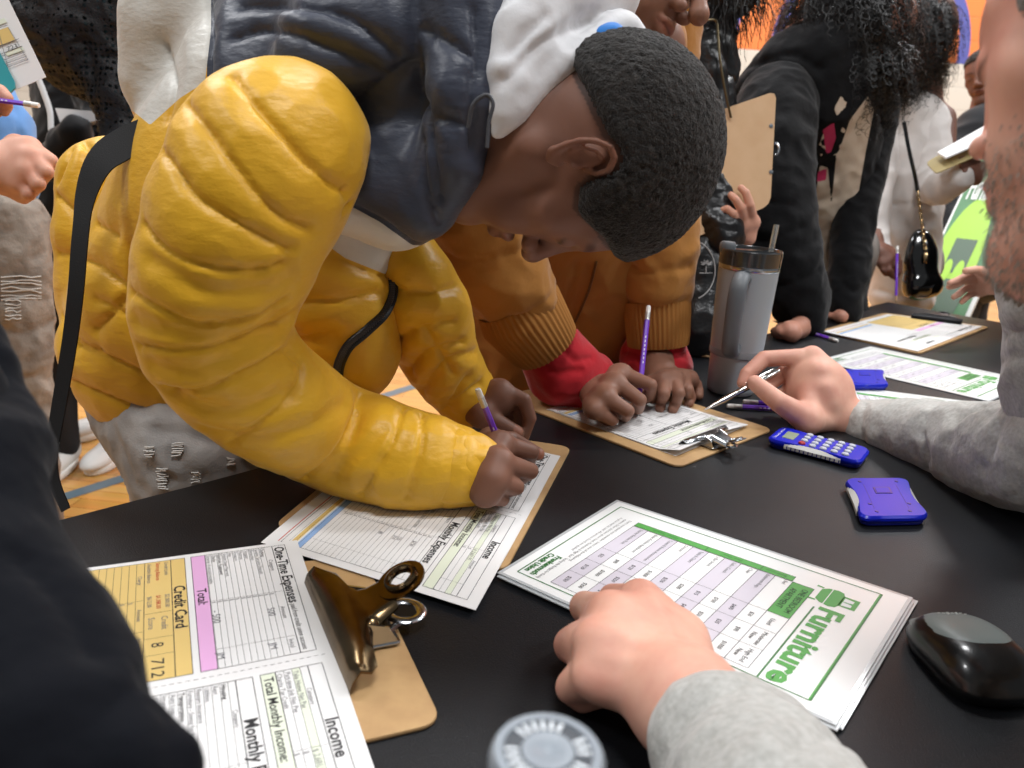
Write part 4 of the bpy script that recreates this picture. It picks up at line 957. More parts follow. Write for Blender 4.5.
seams = [[(207, -10), (209, 30), (206, 80)], [(165, 45), (172, 80), (166, 120)], [(232, 37), (262, 29), (300, 36), (345, 55), (385, 78)], [(240, 5), (300, 5), (350, 18), (395, 55)], [(345, 112), (372, 92), (410, 62)], [(415, 25), (445, 40), (478, 58)],
         [(413, -10), (418, 60), (428, 130), (440, 200)], [(475, 10), (478, 60), (470, 105), (474, 150)], [(430, 118), (455, 120), (470, 128)], [(347, 205), (380, 222), (412, 245), (432, 246), (470, 215)], [(313, 234), (345, 258), (385, 274), (415, 270), (470, 240)],
         [(135, 114), (100, 122), (70, 150), (52, 200), (50, 260)], [(82, 140), (88, 150), (84, 170)], [(55, 195), (75, 212), (115, 235)], [(50, 252), (90, 262), (122, 285)], [(95, 330), (125, 295), (131, 250)], [(96, 300), (128, 316)], [(75, 345), (100, 355), (150, 378)],
         [(66, 380), (90, 392), (150, 415), (180, 425)], [(52, 300), (75, 340), (100, 352)], [(250, 300), (290, 302), (340, 300), (380, 292)], [(270, 338), (300, 340), (330, 335)], [(420, 140), (425, 190), (440, 225)]]
V, Fc, sd = garment(S, .0038, seams, .0036, .0050, .006, [(9, .0022, None), (26, .0012, None)], seed=4.)
tor = mesh_from('puffer_jacket', V, Fc, mj, A)
set_attr(tor, 'p_navy', np.maximum(pxsd(V, navy_poly), -50)); set_attr(tor, 'p_cream', np.maximum(pxsd(V, cream_poly), pxsd(V, stripe)))
# right sleeve
S = Solid()
fr = lambda x, y, z, r: (T(x, y, z), r)
cps = [(P(290, 142, .665), px(76, .665)), (P(266, 168, .655), px(92, .655)), (P(234, 235, .655), px(86, .655)), (P(214, 310, .68), px(77, .68)), (P(226, 356, .71), px(70, .71)), (P(270, 400, .745), px(61, .745)), (T(335, 436, .061), .0555), (T(398, 456, .0535), .0515), (T(450, 466, .0455), .0430)]
S.chain([(q[:3], float(q[3])) for q in spline([np.array([*p, r]) for p, r in cps], 4)], .02)
sl = [[(232, 75), (250, 97), (287, 140), (313, 167), (347, 193)], [(180, 97), (207, 130), (233, 163), (273, 210), (310, 230)], [(145, 130), (173, 167), (200, 200), (256, 233), (290, 250)], [(138, 220), (157, 243), (190, 262), (250, 272), (285, 265)],
      [(129, 292), (172, 318), (203, 326), (256, 320), (288, 300)], [(130, 345), (170, 352), (225, 350), (285, 330)], [(150, 395), (200, 392), (250, 372), (288, 350)], [(288, 352), (303, 366), (296, 395), (266, 422), (230, 446)], [(361, 394), (352, 428), (330, 460), (300, 484)],
      [(403, 406), (392, 440), (375, 470), (361, 498)], [(423, 413), (421, 452), (405, 510)], [(462, 425), (459, 460), (453, 508)], [(372, 165), (362, 195), (345, 212)]]
def folds(V, N):
    d = np.zeros(len(V))
    for ln, dp, w_ in (([(132, 365), (190, 372), (250, 352), (290, 322)], .007, .011), ([(150, 262), (200, 290), (262, 292), (290, 280)], .005, .010), ([(140, 380), (190, 405), (240, 410), (290, 392)], .006, .010), ([(205, 430), (250, 440), (300, 430), (345, 405)], .004, .009), ([(128, 320), (170, 335), (235, 340), (280, 320)], .005, .010), ([(385, 470), (400, 450), (412, 420)], .003, .008), ([(335, 480), (350, 460), (385, 430)], .003, .008)):
        pl = onto(V, FcS, [ln])
        if pl: d -= dp * np.exp(-(segdist(V, pl) / w_) ** 2)
    return d
FcS = None
V0, FcS = S.surf(.0031); V0 = relax(V0, FcS, 1)
V, Fc, sd = garment(S, .0031, sl, .0032, .0050, .0040, [(11, .0015, None), (30, .0012, None)], seed=9., extra=folds)
o = mesh_from('jacket_sleeve', V, Fc, my, A)
# gathered cuff edge
c0, c1_ = T(452, 467, .0445), T(468, 468, .0425); S = Solid(); S.cone(c0, c1_, .0405, .0375, .01)
V, Fc, _ = garment(S, .0028, wrinkle=[(60, .0026, (c1_ - c0, .15))]); mesh_from('jacket_cuff', V, Fc, my, A)
# left sleeve
S = Solid(); S.pc([(410, 258, .87, 26), (421, 288, .88, 37), (430, 318, .90, 40), (438, 352, .94, 39), (454, 381, .98, 34), (465, 395, 1.0, 30)], .03, n=3)
sl2 = [[(395, 340), (420, 330), (455, 322)], [(400, 380), (425, 355), (465, 342)], [(395, 290), (430, 292), (462, 285)], [(415, 400), (432, 380), (452, 360), (478, 352)], [(438, 420), (455, 400), (470, 380)], [(425, 330), (440, 352), (455, 375)], [(447, 413), (465, 398), (483, 384)]]
V, Fc, _ = garment(S, .0038, sl2, .0042, .0055, .006, [(14, .0022, None), (34, .0014, None)], seed=12.); mesh_from('jacket_sleeve', V, Fc, my, A)
# zip
zl = [(388, 272), (390, 292), (383, 312), (365, 330), (349, 345), (340, 362), (337, 382)]
V0, F0 = tor.data, None
tv = np.array([v.co[:] for v in tor.data.vertices]); bv = BVHTree.FromPolygons([tuple(v) for v in tv], [tuple(p.vertices) for p in tor.data.polygons])
def drape(pts, off=.003):
    o = []
    for q in spline(pts, 5):
        h_ = bv.ray_cast(Vector(CAM), Vector(ray(q[0], q[1])).normalized())
        if h_[0] is not None: o.append(np.array(h_[0]) + np.array(h_[1]) * off * (1 if h_[1].dot(Vector(ray(q[0], q[1]))) < 0 else -1))
    return o
zp = drape(zl); m = MB(); zk = mat('black_zip', '141416', .35)
if len(zp) > 2: m.tube(zp, .0058, zk, n=8, flat=(CF, .4)); 
for i in range(0, len(zp) - 1):
    for t_ in (0, .5): m.box(zp[i]*(1-t_) + zp[i+1]*t_ - CF*.003, (.006, .0016, .0014), mat('zip_teeth', '4a4a4e', .3, .6), np.stack([CR, CU, -CF], 1))
m.build('zip', A)
# drawcord on the collar
m = MB(); ck = mat('reflective_cord', '3e3f44', .5, bump=(600, .5, .001)); m.tube([P(*q) for q in spline([(468, 128, .605), (473, 105, .60), (486, 95, .598), (493, 104, .598), (489, 122, .60), (487, 148, .602)], 6)], .0016, ck, n=8); m.build('drawcord', A)
# hooded sweatshirt
wh = cloth_mat('white_fleece', 'dcdcde', .9, 700, .3, (20, .35, .01))
S = Solid(); S.pc([(502, 112, .645, 11), (512, 76, .645, 24), (526, 42, .655, 36), (548, 6, .68, 46), (592, -18, .72, 50)], .015); S.pc([(498, 132, .650, 6), (520, 106, .648, 11), (553, 70, .652, 13), (588, 41, .664, 13), (618, 29, .685, 14), (634, 38, .70, 11)], .008, n=4)
V, Fc, _ = garment(S, .003, [[(505, 80), (540, 45), (590, 18)], [(510, 50), (545, 15)]], .007, .006, .002, [(16, .004, None)]); mesh_from('hood', V, Fc, wh, A)
S = Solid(); S.ell(P(602, 45, .672), (.020, .02, .014), np.stack([nrm(CR*.8 + CU*.5), nrm(CF), nrm(CU*.8 - CR*.5)], 1)); V, Fc, _ = garment(S, .003, wrinkle=[(30, .003, None)]); mesh_from('hood_lining', V, Fc, cloth_mat('blue_lining', '1d74c4', .6), A)
# head
Zh = CR*math.cos(math.radians(11)) - CU*math.sin(math.radians(11)); Yh = -CU*.97 - CR*.16 + CF*.42
Rh = frame3(Yh, Zh); oh = P(575, 153, .705)
V, Fc, Lc = head_surface(oh, Rh, .94, sv=(1, .93, 1.06), neck=[((0, -.030, -.05), .054), ((0, -.045, -.085), .050)], nose=1.02, lips=1.15)
colh = face_colour(Lc)
def mkA(L):
    x, y, z = L.T
    # scalp above a line that runs forehead - temple - over the ear - nape
    line = np.interp(y, [-.11, -.06, -.03, -.018, 0, .008, .02, .040, .048, .06, .085], [-.04, 0, .020, .030, .030, .018, .008, .008, .014, .030, .048])
    e = ((y + .010)/.021)**2 + ((z - .004)/.031)**2
    return np.clip(np.minimum((z - line)/.012, (np.where(np.abs(x) > .055, e - 1, 1))*2), -1, 1)
Nn = normals(V, Fc)
hairA = mat('short_black_hair', '1a1715', .85, bump=[(260, 1.0, .006), (700, .9, .003)], sheen=.25, vary=(120, '35302c', .7), spec=.25)
hair_cap(V, Fc, Lc, mkA, .0128, .0028, 230, 'hair', hairA, A, Rh)
sc_ = (mkA(Lc) > -.35).astype(float)[:, None]; colh = colh*(1 - sc_*.55)
headA = (V, Fc, colh)
# right fist with the pencil
w0 = T(466, 468, .040); mc = [T(501, 445, .060), T(500, 463, .058), T(494, 480, .046), T(486, 494, .032)]
fg = [[(T(531, 452, .048), .0088), (T(528, 462, .022), .0080), (T(516, 462, .014), .0075)],
      [(T(530, 471, .040), .0090), (T(520, 478, .016), .0082), (T(508, 474, .012), .0078)],
      [(T(516, 487, .032), .0086), (T(508, 490, .012), .0080), (T(498, 486, .011), .0075)],
      [(T(502, 499, .019), .0078), (T(494, 498, .010), .0072), (T(487, 494, .010), .0068)]]
th = [(T(490, 440, .040), .0125), (T(512, 440, .034), .0100), (T(538, 454, .024), .0078)]
V, Fc, _ = hand_surface(w0, mc, fg, th, fore=[(T(430, 464, .045), .028)]); N = normals(V, Fc); colr = np.ones((len(V), 3))
colr = knuckle_marks(V, N, [f[0][0] for f in fg] + mc, colr, .008, .3); colr = nails(V, N, colr, [(T(540, 454, .026), CR - CF)], (1.9, 1.75, 1.7), .007)
# left hand
w1 = T(463, 402, .050); mc2 = [T(500, 391, .070), T(503, 398, .062), T(500, 405, .050), T(494, 410, .038)]
fg2 = [[(T(524, 400, .062), .0090), (T(530, 418, .040), .0082), (T(524, 437, .014), .0068)],
       [(T(519, 404, .050), .0090), (T(520, 420, .030), .0080), (T(514, 428, .018), .0072)],
       [(T(511, 409, .040), .0085), (T(512, 418, .022), .0078), (T(505, 423, .014), .0072)],
       [(T(503, 413, .028), .0078), (T(504, 420, .016), .0070), (T(497, 424, .012), .0066)]]
th2 = [(T(480, 415, .045), .0135), (T(498, 423, .036), .0112), (T(517, 433, .024), .0092)]
V2, F2, _ = hand_surface(w1, mc2, fg2, th2, fore=[(P(452, 388, .99), .022)]); N2 = normals(V2, F2); coll = np.ones((len(V2), 3)); coll = knuckle_marks(V2, N2, [f[0][0] for f in fg2] + mc2, coll, .008, .3)
coll = nails(V2, N2, coll, [(T(518, 430, .030), -CF + CU*.6)], (1.75, 1.6, 1.55), .0075)
# arms and trunk under the clothes keep the body in one piece
S = Solid(); S.pc([(195, 362, 1.0, 45), (262, 205, .93, 80), (395, 60, .92, 50), (480, 120, .76, 26)], .04); S.pc([(380, 90, .90, 40), (290, 150, .71, 36), (207, 320, .70, 45)], .03); S.chain([(P(207, 320, .69), .040), (T(330, 440, .06), .034), (w0, .024)], .02)
S.chain([(P(380, 90, .92), .04), (P(400, 270, .90), .035), (w1, .024)], .02)
VB, FB = S.surf(.008)
V, Fc, cc = join_surf([(VB, FB, None), headA, (V, Fc, colr), (V2, F2, coll)]); mesh_from('body', V, Fc, skA, A, cc)
# jeans and shoes
den = mat('ripped_grey_denim', 'aeaaa6', .85, bump=[(500, .5, .001), (30, .4, .006)], vary=(26, '8a8785', .6), spec=.2)
hipc = P(212, 420, 1.02); ed = np.array([U[0], U[1], 0]); hz = hipc[2]; S = Solid(); bk = -V_ * .02
hr, hl = hipc + V_*.02 - ed*.02, hipc - V_*.10 + ed*.06
S.ell(hipc - V_*.05 + [0, 0, .01], (.12, .12, .10)); 
for hp_, kx in ((hr, 0), (hl, .04)): leg_solid(S, hp_, [hp_[0] + .02, hp_[1] + .01, .46], [hp_[0] - .0, hp_[1] + .04, .09], (.095, .080, .065))
V, Fc, _ = garment(S, .006, [[(118, 425), (128, 450), (140, 480)], [(160, 430), (200, 440), (250, 445)]], .006, .003, 0, [(12, .006, ((0, 0, 1), 1)), (40, .003, None)], seed=20.)
mesh_from('jeans', V, Fc, den, A)
thr = mat('denim_threads', 'd9d6d0', .9); m = MB(); jb = BVHTree.FromPolygons([tuple(v) for v in V], [tuple(map(int, f)) for f in Fc])
for cx, cy, n_, hw, hh_ in ((163, 480, 9, 5, 22), (197, 478, 6, 4, 12), (178, 450, 8, 5, 14), (232, 462, 5, 4, 8), (150, 452, 6, 4, 12)):
    m = MB()
    for i in range(n_):
        y = cy - hh_/2 + hh_*i/n_; pts = []
        for x in (cx - hw + random.uniform(-1.5, 1.5), cx + random.uniform(-1, 1), cx + hw + random.uniform(-1.5, 1.5)):
            h_ = jb.ray_cast(Vector(CAM), Vector(ray(x, y + random.uniform(-1, 1))).normalized())[0]
            if h_ is not None: pts.append(np.array(h_) - CF*.002)
        if len(pts) == 3: m.tube(pts, .0008, thr, n=5)
    if m.v: m.build('frayed_rip', A)
swh = mat('white_shoe_leather', 'd8d6d2', .6); sso = mat('white_shoe_sole', 'e6e4df', .6)
for hp_ in (hr, hl): shoe(A, [hp_[0] - .03, hp_[1] + .12, 0], [hp_[0] + .06, hp_[1] - .12, 0], swh, sso)
pencil(T(478, 389, .138), T(505, 478, .003) , 'purple pencil with white eraser held in the fist under the yellow sleeve') if False else None
a = P(477.5, 389, .855); b_ = T(512, 474, .006); pencil(a, b_, 'purple pencil with white eraser gripped by the yellow-jacketed boy')
# strap of a shoulder bag
m = MB(); sk = mat('black_webbing', '0d0d0f', .7, bump=(800, .5, .0006))
sp = [P(*q) for q in spline([(150, 132, .80), (125, 143, .79), (100, 162, .78), (86, 195, .775), (80, 240, .77), (76, 290, .77), (70, 340, .775), (60, 400, .78), (52, 450, .78), (54, 480, .78), (66, 510, .775)], 5)]
wid = np.interp(np.linspace(0, 1, len(sp)), [0, .15, .35, .7, 1], [.016, .016, .0080, .0070, .0045])
m2 = []; 
for i, p in enumerate(sp):
    t_ = nrm(sp[min(i+1, len(sp)-1)] - sp[max(i-1, 0)]); a_ = nrm(np.cross(t_, CF)); m2 += [p + a_*wid[i] - CF*.001, p - a_*wid[i] - CF*.001, p - a_*wid[i] + CF*.001, p + a_*wid[i] + CF*.001]
m.add(m2, [(i*4+j, i*4+(j+1) % 4, (i+1)*4+(j+1) % 4, (i+1)*4+j) for i in range(len(sp)-1) for j in range(4)] + [(3, 2, 1, 0), tuple(range((len(sp)-1)*4, len(sp)*4))], sk)
tag(m.build('shoulder_strap', None), 'long black webbing strap hanging down the back of the yellow jacket', 'strap')
m = MB(); m.tube([P(157, 398, .905), P(157, 412, .90), P(158, 427, .90)], .0036, sk, n=8, flat=(CF, .5))
if m.v: m.build('hem_cord', A)
# ================================================================ boy in the brown work jacket
B = empty('person', [*P(560, 330, 1.62)[:2], 0], 'person in a brown canvas jacket with red cuffs writing at the silver clipboard', 'person')
skB = skin('warm_brown_skin', '8a6250'); duck = 'b07a3e'
mc_b = mat('duck_canvas', duck, .85, bump=[(1100, .5, .0005), (18, .6, .008)], vary=(9, '9a6830', .5), sheen=.2, spec=.2)
rib_m = mat('brown_rib', 'a5713a', .85, bump=[(900, .4, .0005)], spec=.2); red_m = cloth_mat('red_fleece', 'b3222c', .9, 800, .4, (24, .5, .006))
S = Solid()
S.pc([(520, 330, 1.50, 95), (545, 230, 1.38, 110), (590, 130, 1.18, 88), (615, 60, 1.08, 66)], .03)
S.pc([(480, 50, 1.07, 62), (550, 0, 1.08, 66), (610, -40, 1.12, 64), (650, -40, 1.16, 50), (645, 120, 1.25, 46)], .03)
S.pc([(575, 330, 1.46, 66), (600, 250, 1.36, 80)], .05)
V, Fc, _ = garment(S, .0055, [[(588, 262), (580, 290), (568, 322), (560, 345)], [(578, 262), (570, 290), (558, 318)]], .005, .004, .002, [(9, .006, None), (24, .003, None)], seed=31.); mesh_from('work_jacket', V, Fc, mc_b, B); VJ, FJ = V, Fc
m = MB()
for ln in ([(596, 262), (588, 292), (575, 322)], ): 
    for pl in onto(VJ, FJ, [ln]): m.tube([q - CF*.003 for q in pl], .0022, mat('brass_zip', '6a4a28', .4, .5), n=6)
if m.v: m.build('zip', B)
S = Solid(); S.pc([(480, 60, 1.05, 66), (470, 150, 1.02, 60), (474, 205, 1.02, 56), (495, 258, 1.05, 49), (512, 290, 1.07, 43)], .03, n=2)
V, Fc, _ = garment(S, .0045, [[(436, 250), (470, 262), (520, 250)], [(500, 330), (530, 312), (548, 296)]], .006, .004, .002, [(12, .006, None), (30, .0028, None)], seed=33.,
  extra=lambda V, N: -.008*np.exp(-(segdist(V, onto(V, FcB, [[(470, 225), (500, 250), (545, 262)]]) or [[CAM, CAM + .001]])/.012)**2) if False else 0*V[:, 0]); mesh_from('jacket_sleeve', V, Fc, mc_b, B)
rib_cuff(B, 'rib_cuff', [P(510, 296, 1.075), P(520, 311, 1.09), P(538, 336, 1.11), P(545, 345, 1.12)], [.052, .060, .053, .049], rib_m, ribs=44, amp=.0014)
S = Solid(); S.pc([(546, 345, 1.13, 31), (563, 369, 1.155, 36), (578, 379, 1.175, 33), (584, 381, 1.18, 31)], .02); V, Fc, _ = garment(S, .0035, [[(540, 362), (556, 372), (580, 370)], [(560, 345), (575, 360), (590, 358)]], .006, .004, .001, [(22, .004, None)], seed=35.); mesh_from('red_cuff', V, Fc, red_m, B)
S = Solid(); S.pc([(645, 130, 1.25, 46), (652, 200, 1.24, 42), (657, 250, 1.25, 38), (657, 285, 1.26, 33)], .04, n=2)
V, Fc, _ = garment(S, .0045, [[(628, 300), (655, 306), (690, 298)], [(625, 262), (650, 272), (688, 266)]], .006, .004, .002, [(12, .006, None), (30, .0025, None)], seed=37.); mesh_from('jacket_sleeve', V, Fc, mc_b, B)
rib_cuff(B, 'rib_cuff', [P(657, 300, 1.27), P(657, 312, 1.275), P(658, 336, 1.28), P(658, 345, 1.285)], [.052, .052, .049, .047], rib_m, ribs=44, amp=.0014)
S = Solid(); S.pc([(655, 340, 1.30, 27), (654, 358, 1.31, 32), (657, 368, 1.31, 33)], .02); V, Fc, _ = garment(S, .0035, [[(625, 350), (650, 358), (686, 352)]], .006, .004, .001, [(22, .0045, None)], seed=38.); mesh_from('red_cuff', V, Fc, red_m, B)
# head: only its lower face hangs into the frame
ZB = CR*.52 + CU*.82 - CF*.1; YB = CR*.72 - CU*.52 - CF*.38; RB = frame3(YB, ZB); mouth = P(667, 31, .93); oB = mouth - RB @ (np.array([0, .0935, -.054])*.98)
V, Fc, Lc = head_surface(oB, RB, .98, nose=1.12, lips=1.15, neck=[((0, -.03, -.05), .056), ((0, -.07, -.14), .06)]); cB = face_colour(Lc, lip=(.95, .62, .58)); headB = (V, Fc, cB)
hair_cap(V, Fc, Lc, lambda L: np.clip(np.minimum((L[:, 2] - (.03 + .5*np.maximum(0, L[:, 1])))/.012, 1), -1, 1), .012, .004, 170, 'hair', hairA, B, RB)
# writing hand
w0 = T(587, 385, .030); mc = [T(622, 374, .055), T(617, 384, .056), T(607, 398, .048), T(594, 410, .034)]
fg = [[(T(651, 385, .050), .0090), (T(650, 396, .024), .0080), (T(640, 402, .008), .0072)],
      [(T(640, 400, .044), .0092), (T(638, 409, .016), .0082), (T(628, 408, .008), .0074)],
      [(T(628, 411, .036), .0088), (T(625, 417, .012), .0078), (T(614, 412, .008), .0072)],
      [(T(613, 420, .020), .0078), (T(607, 421, .009), .0070), (T(600, 417, .008), .0066)]]
th = [(T(606, 372, .046), .0130), (T(628, 380, .040), .0105), (T(645, 396, .024), .0082)]
V1, F1, _ = hand_surface(w0, mc, fg, th, fore=[(P(563, 366, 1.15), .026)]); N1 = normals(V1, F1); c1_ = knuckle_marks(V1, N1, [f[0][0] for f in fg] + mc, np.ones((len(V1), 3)), .008, .25)
# resting hand
w1 = T(660, 378, .030); mc2 = [T(664, 382, .040), T(674, 381, .040), T(683, 380, .036), T(690, 379, .030)]
fg2 = [[(T(664, 394, .034), .0088), (T(661, 402, .014), .0080), (T(660, 408, .0095), .0075)], [(T(679, 393, .036), .0088), (T(676, 402, .018), .0082), (T(673, 409, .0095), .0076)],
       [(T(688, 390, .030), .0086), (T(691, 397, .016), .0078), (T(689, 403, .009), .0072)], [(T(697, 384, .022), .0076), (T(699, 391, .012), .0070), (T(699, 396, .008), .0066)]]
th2 = [(T(650, 386, .030), .0125), (T(648, 394, .016), .0105), (T(652, 399, .009), .0088)]
V2, F2, _ = hand_surface(w1, mc2, fg2, th2, fore=[(P(656, 350, 1.30), .027)]); N2 = normals(V2, F2); c2_ = knuckle_marks(V2, N2, [f[0][0] for f in fg2], np.ones((len(V2), 3)), .007, .2)
c2_ = nails(V2, N2, c2_, [(T(660.5, 406, .017), -CF + CU*.6), (T(674, 407, .017), -CF + CU*.6)], (1.35, 1.15, 1.12), .0075)
S = Solid(); S.pc([(530, 320, 1.5, 60), (560, 200, 1.34, 60), (640, 50, 1.05, 45)], .04); S.pc([(560, 80, 1.1, 45), (470, 150, 1.04, 38), (505, 280, 1.08, 30), (563, 366, 1.15, 19)], .03); S.pc([(660, 100, 1.2, 40), (664, 200, 1.25, 30), (656, 350, 1.30, 17)], .03)
VB, FB = S.surf(.009); V, Fc, cc = join_surf([(VB, FB, None), headB, (V1, F1, c1_), (V2, F2, c2_)]); mesh_from('body', V, Fc, skB, B, cc)
pencil(P(648.5, 306, 1.17), T(637, 417, .0065), 'purple pencil standing in the writing hand with the red cuff')
jean_d = mat('dark_jeans', '23262c', .85, bump=[(500, .4, .001)])
def legs(parent, hip, m, sh_m, spread=.08, along=None, foot=.12, r=(.085, .065, .05)):
    along = U if along is None else along; S = Solid(); hip = np.array(hip); S.ell(hip, (spread + .04, .10, .10)); ft = []
    for s_ in (-1, 1):
        h_ = hip + along*spread*s_; leg_solid(S, h_, [h_[0], h_[1], .46], [h_[0], h_[1] + .02, .09], r); ft.append(h_)
    V, Fc, _ = garment(S, .008, wrinkle=[(10, .006, None)]); mesh_from('trousers', V, Fc, m, parent)
    for h_ in ft: shoe(parent, [h_[0], h_[1] + .09, 0], [h_[0], h_[1] - .15, 0], sh_m, sso)
blk_sh = mat('black_shoe', '1a1a1c', .5)
legs(B, [*P(530, 330, 1.62)[:2], .82], jean_d, swh)
# ================================================================ bearded man in the grey sweater (right edge)
G = empty('person', [.98, .62, 0], 'person with grey hair and beard in a light grey sweater holding a metal pen', 'person')
skG = skin('fair_skin', 'deac96', v='c98474', a=.6); grey_k = mat('grey_heather', 'b6b5b1', .9, bump=[(900, .5, .0006), (22, .7, .010)], vary=(220, '96958f', .6), sheen=.3, spec=.2)
# head in profile, looking down at the sheets
ZG = CU + CR*.16; YG = -CR*.63 + CF*.77 - CU*.06; RG = frame3(YG, ZG); nose = P(981, 152, .46); oG = nose - RG @ (np.array([0, .1016*.88, -.024*1.06])*.99)
V, Fc, Lc = head_surface(oG, RG, .99, nose=.88, brow=.7, h=.0022, jaw=1.10, sv=(1.1, .88, 1.06), neck=[((0, -.035, -.05), .050), ((0, -.085, -.125), .052), ((0, -.12, -.18), .056)]); cG = face_colour(Lc, lip=(.95, .66, .66), brow=(.62, .55, .5), browamt=.7, blush=.25); x, y, z = Lc.T
bd = smooth01(-z, .030, .055)*(1 - gauss(Lc, (0, .095, -.054), (.026, .03, .008)))*smooth01(y, -.02, .01)*(1 - gauss(Lc, (0, .10, -.034), (.022, .03, .012))); st = .5 + .5*fnoise(V, 900, 3.); bm_ = np.clip(bd*(.35 + .5*st), 0, 1)[:, None]; cG = cG*(1 - bm_*.55) + np.array([.58, .62, .64])*bm_*.55
headG = (V, Fc, cG)
hair_g = mat('grey_short_hair', '8f8a84', .7, bump=[(500, .9, .002)], vary=(300, '5e5852', .8), sheen=.2)
def strands(V, Fc, Lc, sel, n, length, m, name, parent, R, dirf, r=.00035, seed=5, k=3):
    """short separate hairs standing on a head surface, in one mesh"""
    N = normals(V, Fc); idx = np.where(sel > 0)[0]; rnd = random.Random(seed); mb = MB(); vs = []; fs = []
    for _ in range(n):
        i = idx[rnd.randrange(len(idx))]
        if rnd.random() > sel[i]: continue
        p = V[i] + np.array([rnd.uniform(-1, 1) for _ in range(3)])*.0012; d = nrm(R @ np.array(dirf(Lc[i])) + N[i]*.45 + np.array([rnd.uniform(-1, 1) for _ in range(3)])*.28); L_ = length*rnd.uniform(.6, 1.2)
        a = nrm(np.cross(d, [rnd.random(), rnd.random(), 1])); b = np.cross(d, a); o = len(vs)
        bend = N[i]*-.25*L_
        for t, rr in ((0, r), (.55, r*.8), (1, r*.15)):
            c = p + d*L_*t + bend*t*t
            for q in (0, 2.1, 4.2): vs.append(c + (a*math.cos(q) + b*math.sin(q))*rr)
        for s_ in (0, 3):
            for j in range(3): fs.append((o+s_+j, o+s_+(j+1) % 3, o+s_+3+(j+1) % 3, o+s_+3+j))
    mb.add(vs, fs, m); return mb.build(name, parent)
scG = np.clip(np.minimum((z - (.052 - .55*np.maximum(0, .03 - y)*(y < .03) + .75*np.maximum(0, y - .03)))/.010, 1), 0, 1)*(1 - ((((y + .01)/.022)**2 + ((z - .004)/.03)**2) < 1))
scG = np.maximum(scG, ((y < -.015) & (z > -.035)).astype(float)); scG = np.maximum(scG, smooth01(z, .000, .012)*smooth01(-y, -.056 + .0*y, -.046)*(np.abs(x) > .03)*(1 - ((((y + .01)/.022)**2 + ((z - .004)/.03)**2) < 1)))
hair_cap(V, Fc, Lc, lambda L: scG*2 - 1, .006, .002, 200, 'hair', hair_g, G, RG)
strands(V, Fc, Lc, scG, 9000, .014, mat('grey_hair_strand', 'b3ada5', .6), 'hair_strands', G, RG, lambda l: (0, -.8, .35), r=.0004)
strands(V, Fc, Lc, bd*.9, 5000, .0050, mat('beard_strand', '8b857b', .7), 'beard', G, RG, lambda l: (0, .25, -.8), r=.00028, seed=8)
# sweater: shoulder and chest column, arm with the pen, arm of the fist
nG = oG + RG @ np.array([0, -.12*.88, -.18*1.06]); rs_, ls_ = nG + RG[:, 0]*.17 - CU*.05, nG - RG[:, 0]*.16 - CU*.05; hipG = np.array([nG[0], nG[1], .52]) + V_*.16 - np.array([.0, .05, 0])
S = Solid(); S.chain([(nG - CU*.045, .072), (nG - CU*.16 + V_*.03, .125), (hipG + [0, 0, .18], .135), (hipG, .14)], .04); S.chain([(ls_, .062), (nG - CU*.04, .066), (rs_, .062)], .05)
V, Fc, _ = garment(S, .006, wrinkle=[(10, .006, None)], seed=41.); mesh_from('sweater', V, Fc, grey_k, G)
S = Solid(); S.cone(rs_, P(1180, 230, .70), .058, .052, .03); S.pc([(1180, 230, .70, 56), (1088, 262, .76, 66), (1072, 320, .80, 58), (1070, 390, .84, 55), (1085, 440, .86, 54)], .03, n=2)
V, Fc, _ = garment(S, .0042, [[(985, 345), (1005, 335), (1024, 330)], [(988, 372), (1006, 360), (1024, 358)]], .007, .004, .001, [(12, .005, None), (26, .0025, None)], seed=44.); mesh_from('sweater_sleeve', V, Fc, grey_k, G)
S = Solid(); S.chain([(P(866, 427, 1.165), .0375), (P(876, 430, 1.14), .0425), (P(930, 438, 1.06), .048), (P(985, 452, .97), .056), (P(1040, 456, .88), .060), (P(1075, 440, .84), .062)], .03)
V, Fc, _ = garment(S, .0040, [[(935, 405), (922, 430), (930, 480)], [(985, 408), (960, 420), (950, 445)], [(868, 400), (862, 425), (868, 455)], [(1000, 430), (985, 470)]], .007, .0045, .001, [(14, .0045, None), (32, .002, None)], seed=43.); mesh_from('sweater_sleeve', V, Fc, grey_k, G)
# the hand with the pen
w0 = T(846, 424, .052); mc = [T(812, 376, .088), T(796, 392, .082), T(800, 404, .066), T(806, 414, .050)]
w0 = P(842, 420, 1.165); K = 1.16
mc = [P(812, 356, K+.005), P(818, 372, K-.02), P(822, 388, K-.03), P(826, 402, K-.03)]
fg = [[(P(764, 359, K+.01), .0120), (P(747, 374, K+.0), .0104), (P(743, 383, K-.004), .0088)],
      [(P(784, 372, K+.03), .0100), (P(770, 386, K+.03), .0090), (P(764, 394, K+.02), .0080)],
      [(P(792, 386, K+.03), .0098), (P(780, 396, K+.03), .0088), (P(786, 402, K+.02), .0080)],
      [(P(800, 398, K+.02), .0088), (P(790, 406, K+.02), .0078), (P(796, 410, K+.01), .0072)]]
th = [(P(808, 420, K-.045), .0190), (P(780, 403, K-.055), .0142), (P(755, 383, K-.03), .0112)]
V1, F1, _ = hand_surface(w0, mc, fg, th, fore=[(P(880, 430, 1.15), .030)], wr=.033, palm=(P(820, 394, K), (.050, .028, .051), np.stack([CR, CF, CU], 1), .02)); N1 = normals(V1, F1); c1_ = knuckle_marks(V1, N1, [f[0][0] for f in fg] + mc, np.ones((len(V1), 3)), .009, .5, (1.0, .80, .78))
c1_ = nails(V1, N1, c1_, [(P(751, 379, K-.042), CU - CF*.5)], (1.08, 1.1, 1.12), .007)
